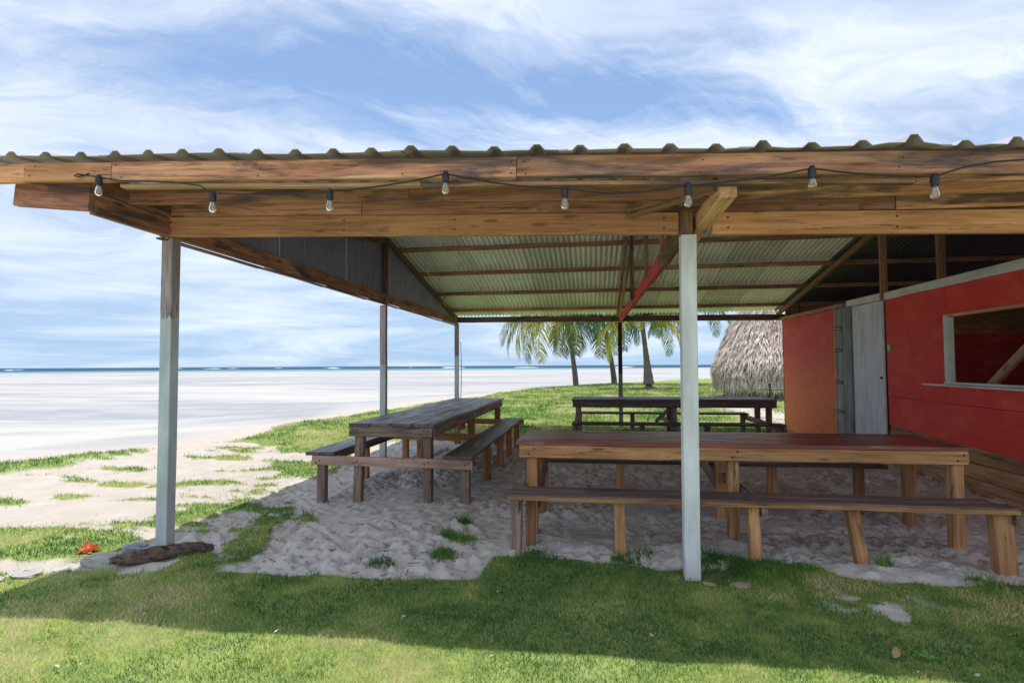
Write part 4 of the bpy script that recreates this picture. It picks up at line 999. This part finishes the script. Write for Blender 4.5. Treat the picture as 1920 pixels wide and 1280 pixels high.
for k in range(150):
    a = 2*math.pi*k/150+random.uniform(-.012, .012); r = 2.02+random.uniform(-.03, .03); zt_ = 1.0; wv = .03
    c = Vector((HC[0]+r*math.cos(a), HC[1]+r*math.sin(a), 0)); tv = Vector((-math.sin(a), math.cos(a), 0))*wv; nv = Vector((math.cos(a), math.sin(a), 0))*.02
    b0 = len(V); zlo = hz(HC[0], HC[1])-.05
    for z in (zlo, zt_):
        for q in (-tv, nv, tv): V.append(c+q+Vector((0, 0, z)))
    F += [(b0, b0+1, b0+4, b0+3), (b0+1, b0+2, b0+5, b0+4)]; T += [random.uniform(.25, .85)]*6
rw = obj('reed_wall', V, F, M['thatch'], hut, (HC[0], HC[1], 0), tint=T); rw['kind'] = 'stuff'
bar('door_post', (10.05, 18.95, -.1), (10.05, 18.95, .95), .05, .05, M['slat_dark'], hut, upv=(0, 1, 0))
GP = 'pale bamboo poles leaning on the thatched hut'
for (a, c, lab) in (((8.32, 22.6, 0), (8.78, 20.2, .74), 'pale bamboo pole leaning on the hut, left of its pair'), ((8.40, 21.2, 0), (8.95, 19.2, .72), 'pale bamboo pole leaning on the hut, right of its pair')):
    a = Vector(a); a.z = hz(a.x, a.y)-.02
    o = tube('bamboo_pole', [a+(Vector(c)-a)*(i/4) for i in range(5)], .03, M['bamboo'], None, 7); tag(o, lab, 'pole', GP)
fn = thing('rail_fence', (9.6, 17.3, 0), 'thin dark post and rail fence in front of the thatched hut', 'fence')
for x in (9.35, 10.9): bar('fence_post', (x, 17.3, hz(x, 17.3)-.1), (x, 17.3, .72), .06, .06, M['slat_dark'], fn, upv=(0, 1, 0))
bar('rail', (8.9, 17.26, .50), (11.2, 17.26, .50), .04, .03, M['dark_timber'], fn)

# broken surf along the reef
V, F = [], []
for i in range(14):
    d = rng.uniform(430, 900); a = rng.uniform(-.75, .25); c = CAM.xy+Vector((f0.x+math.tan(a)*r0.x, f0.y+math.tan(a)*r0.y))*d; L = rng.uniform(5, 26); h = rng.uniform(.25, .75)*(1.5 if i < 4 else 1)
    b0 = len(V)
    for k in range(7):
        t = k/6-.5; p = c+r0.xy*L*t; hh = h*max(.05, 1-4*t*t)*rng.uniform(.6, 1.1)
        V += [(p.x, p.y-.8, -.74), (p.x, p.y, -.72+hh), (p.x, p.y+1.5, -.74)]
    for k in range(6):
        for m_ in (0, 1): F.append((b0+3*k+m_, b0+3*k+3+m_, b0+3*k+4+m_, b0+3*k+1+m_))
o = obj('surf', V, F, plain('sea_foam', (.82, .84, .85), .8, .1), None); tag(o, 'thin white lines of surf breaking far out on the reef', 'surf', kind='stuff')

# distant blue hut on posts
fh = thing('stilt_hut', (19.5, 58, 0), 'far small blue boarded hut with sloping grey roof on the beach', 'hut')
bx, by = 19.6, 57.
for dx in (-1.5, 0., 1.5):
    for dy in (-1.2, 1.2): bar('stilt', (bx+dx, by+dy, -.8), (bx+dx, by+dy, 1.15), .16, .16, M['slat_dark'], fh, upv=(0, 1, 0))
def box(name, x0, x1, y0, y1, z0, z1, mat, parent):
    V = [(x, y, z) for x in (x0, x1) for y in (y0, y1) for z in (z0, z1)]
    return obj(name, V, [(0, 1, 3, 2), (4, 6, 7, 5), (0, 4, 5, 1), (2, 3, 7, 6), (0, 2, 6, 4), (1, 5, 7, 3)], mat, parent, (x0, y0, z0))
box('wall', bx-1.7, bx+1.7, by-1.4, by+1.4, 1.1, 3.0, M['blue_wall'], fh)
for i in range(5): box('window_slat', bx-1.2+.5*i, bx-.95+.5*i, by-1.44, by-1.40, 1.6, 2.6, M['slat_dark'], fh)
obj('roof', [(bx-.2, by-1.9, 4.35), (bx+2.3, by-1.9, 2.55), (bx+2.3, by+1.9, 2.55), (bx-.2, by+1.9, 4.35), (bx-2.4, by-1.9, 2.65), (bx-2.4, by+1.9, 2.65), (bx-.2, by-1.9, 4.2), (bx+2.2, by-1.9, 2.42), (bx+2.2, by+1.9, 2.42), (bx-.2, by+1.9, 4.2), (bx-2.3, by-1.9, 2.5), (bx-2.3, by+1.9, 2.5)],
    [(0, 1, 2, 3), (4, 0, 3, 5), (6, 9, 8, 7), (10, 11, 9, 6), (0, 6, 7, 1), (4, 10, 6, 0), (2, 8, 9, 3), (3, 9, 11, 5), (1, 7, 8, 2), (4, 5, 11, 10)], M['hut_roof'], fh, (bx, by, 3))

# ------------------------------------------------------------------ grass blades
def scatter(n, ymax_d, ymin_d=1.9):
    """random spots thinning out with distance from the lawn in front"""
    d = ymin_d*(ymax_d/ymin_d)**rng.random(n); a = rng.uniform(-.86, .86, n)
    f = np.array([f0.x, f0.y]); r = np.array([r0.x, r0.y])
    return CAM.x+d*(f[0]+np.tan(a)*r[0]*.98), CAM.y+d*(f[1]+np.tan(a)*r[1]*.98), d
px_, py_, dd_ = scatter(640000, 42.)
cv = cover(px_, py_)
keep = rng.random(len(px_)) < np.clip((cv-.12)*1.25, 0, 1)
keep &= ~((px_ > 7.15) & (py_ < 9.1))
px_, py_, dd_, cv = px_[keep], py_[keep], dd_[keep], cv[keep]
tfx, tfy, tfh = [], [], []
for (tx, ty, tr) in TUFTS:
    k = int(90+tr*900); a_, r_ = rng.random(k)*6.28, tr*np.sqrt(rng.random(k))*1.05
    tfx.append(tx+np.cos(a_)*r_); tfy.append(ty+np.sin(a_)*r_); tfh.append(np.full(k, 1.)*rng.uniform(1.4, 4.2, k)*(1.2-.6*r_/tr))
tfx, tfy, tfh = map(np.concatenate, (tfx, tfy, tfh)); nb = len(px_)
px_, py_, cv = np.concatenate([px_, tfx]), np.concatenate([py_, tfy]), np.concatenate([cv, np.ones(len(tfx))])
dd_ = np.hypot(px_-CAM.x, py_-CAM.y); boost = np.concatenate([np.ones(nb), tfh])
n = len(px_); pz_ = height(px_, py_)
hgt = np.clip(.010+.0032*dd_, .014, .09)*rng.uniform(.55, 1.35, n)*(.6+.4*cv)*boost; wid = np.clip(.0012+.00095*dd_, .003, .03)*rng.uniform(.7, 1.3, n)
az = rng.random(n)*2*np.pi; la = rng.random(n)*2*np.pi; straw = rng.random(n) < .07; tall = rng.random(n) < .03; hgt = np.where(straw, hgt*.35, np.where(tall, hgt*1.8, hgt)); lean = np.where(straw, hgt*rng.uniform(2, 5, n), rng.uniform(.2, 1.1, n)*hgt)
cxv, cyv = np.cos(az)*wid*.5, np.sin(az)*wid*.5
V = np.empty((n, 3, 3), np.float32)
V[:, 0] = np.stack([px_-cxv, py_-cyv, pz_-.004], 1); V[:, 1] = np.stack([px_+cxv, py_+cyv, pz_-.004], 1)
V[:, 2] = np.stack([px_+np.cos(la)*lean, py_+np.sin(la)*lean, pz_+hgt], 1)
dry = fbm(px_, py_, 1.3, 4, 91); dry2 = fbm(px_, py_, 5.5, 3, 97)
tn = np.clip(.30+(dry-.5)*2.3+(dry2-.5)*1.5+rng.normal(0, .20, n)+.20*sm(5.8, 8, py_)+.12*sm(-1, -2, px_)*(py_ > -.5)+.26*sm(-.85, -1.1, py_)-.15*(boost > 1)-.12*((py_ > -1.0) & (py_ < .6) & (px_ > -.5)), 0, 1)  # dry patches, plus sunlit lawn painted yellower and roof-shaded lawn greener
tn = np.where(straw & (px_ > -6), np.clip(tn+.4, 0, 1), tn)
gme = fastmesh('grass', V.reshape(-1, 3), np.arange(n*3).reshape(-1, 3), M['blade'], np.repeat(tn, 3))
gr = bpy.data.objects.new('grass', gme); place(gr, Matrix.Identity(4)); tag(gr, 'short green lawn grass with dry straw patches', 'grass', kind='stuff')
# small pale and dark scraps on sand and lawn
n = 1500
px_, py_, dd_ = scatter(n*4, 9.)
cv = cover(px_, py_); kp = (cv < .2) & (px_ < 7.1) & (px_ > -.5) | (rng.random(len(px_)) < .05); px_, py_, dd_ = px_[kp][:n], py_[kp][:n], dd_[kp][:n]
n = len(px_); pz_ = height(px_, py_); r_ = rng.uniform(.003, .012, n); V = np.empty((n, 4, 3)); th_ = rng.random(n)*6.28; el = rng.uniform(.3, 1, n)
for k in range(4):
    a = th_+k*1.57; q = np.where(k % 2, el, 1.)
    V[:, k] = np.stack([px_+np.cos(a)*r_*q, py_+np.sin(a)*r_*q, pz_+.006+rng.uniform(0, .008, n)], 1)
sc_ = rng.random(n); wtm = plain('scraps', (.3, .27, .22), .8, .6, 25)
so = bpy.data.objects.new('litter', fastmesh('litter', V.reshape(-1, 3), np.arange(n*4).reshape(-1, 4), wtm)); place(so, Matrix.Identity(4)); tag(so, 'small dry leaf scraps and shell bits scattered on the sand', 'litter', kind='stuff')
V, F = [], []
tx, ty, td = scatter(900, 8.); tk = (cover(tx, ty) < .3) & (tx > -.8) & (tx < 7); tx, ty = tx[tk][:150], ty[tk][:150]; tz = height(tx, ty)
for i in range(len(tx)):
    a, L = rng.uniform(0, 6.28), rng.uniform(.02, .10); d = Vector((math.cos(a), math.sin(a), rng.uniform(-.1, .25)))*L; p = Vector((tx[i], ty[i], tz[i]+.010)); q = Vector((-d.y, d.x, 0)).normalized()*rng.uniform(.0015, .004); b0 = len(V)
    V += [p-q, p+q, p+Vector((0, 0, .005)), p+d-q*.6, p+d+q*.6, p+d+Vector((0, 0, .004))]
    F += [(b0, b0+2, b0+5, b0+3), (b0+2, b0+1, b0+4, b0+5)]
o = obj('twigs', V, F, plain('dark_twigs', (.10, .07, .05), .9, .4)); tag(o, 'small dark twigs and weed stalks scattered on the sand floor', 'twigs', kind='stuff')
n = 46; px_, py_, dd_ = scatter(700, 5.)
kp = py_ < -.15; px_, py_ = px_[kp][:n], py_[kp][:n]; n = len(px_); pz_ = height(px_, py_); V = np.empty((n, 4, 3)); th_ = rng.random(n)*6.28; r_ = rng.uniform(.006, .019, n)
for k in range(4):
    a = th_+k*1.57; V[:, k] = np.stack([px_+np.cos(a)*r_*(1-.5*(k % 2)), py_+np.sin(a)*r_*(1-.5*(k % 2)), pz_+.026+rng.uniform(0, .012, n)], 1)
so = bpy.data.objects.new('leaf_litter', fastmesh('leaf_litter', V.reshape(-1, 3), np.arange(n*4).reshape(-1, 4), M['litter'])); place(so, Matrix.Identity(4)); tag(so, 'pale fallen leaf flecks lying on the front lawn', 'litter', kind='stuff')
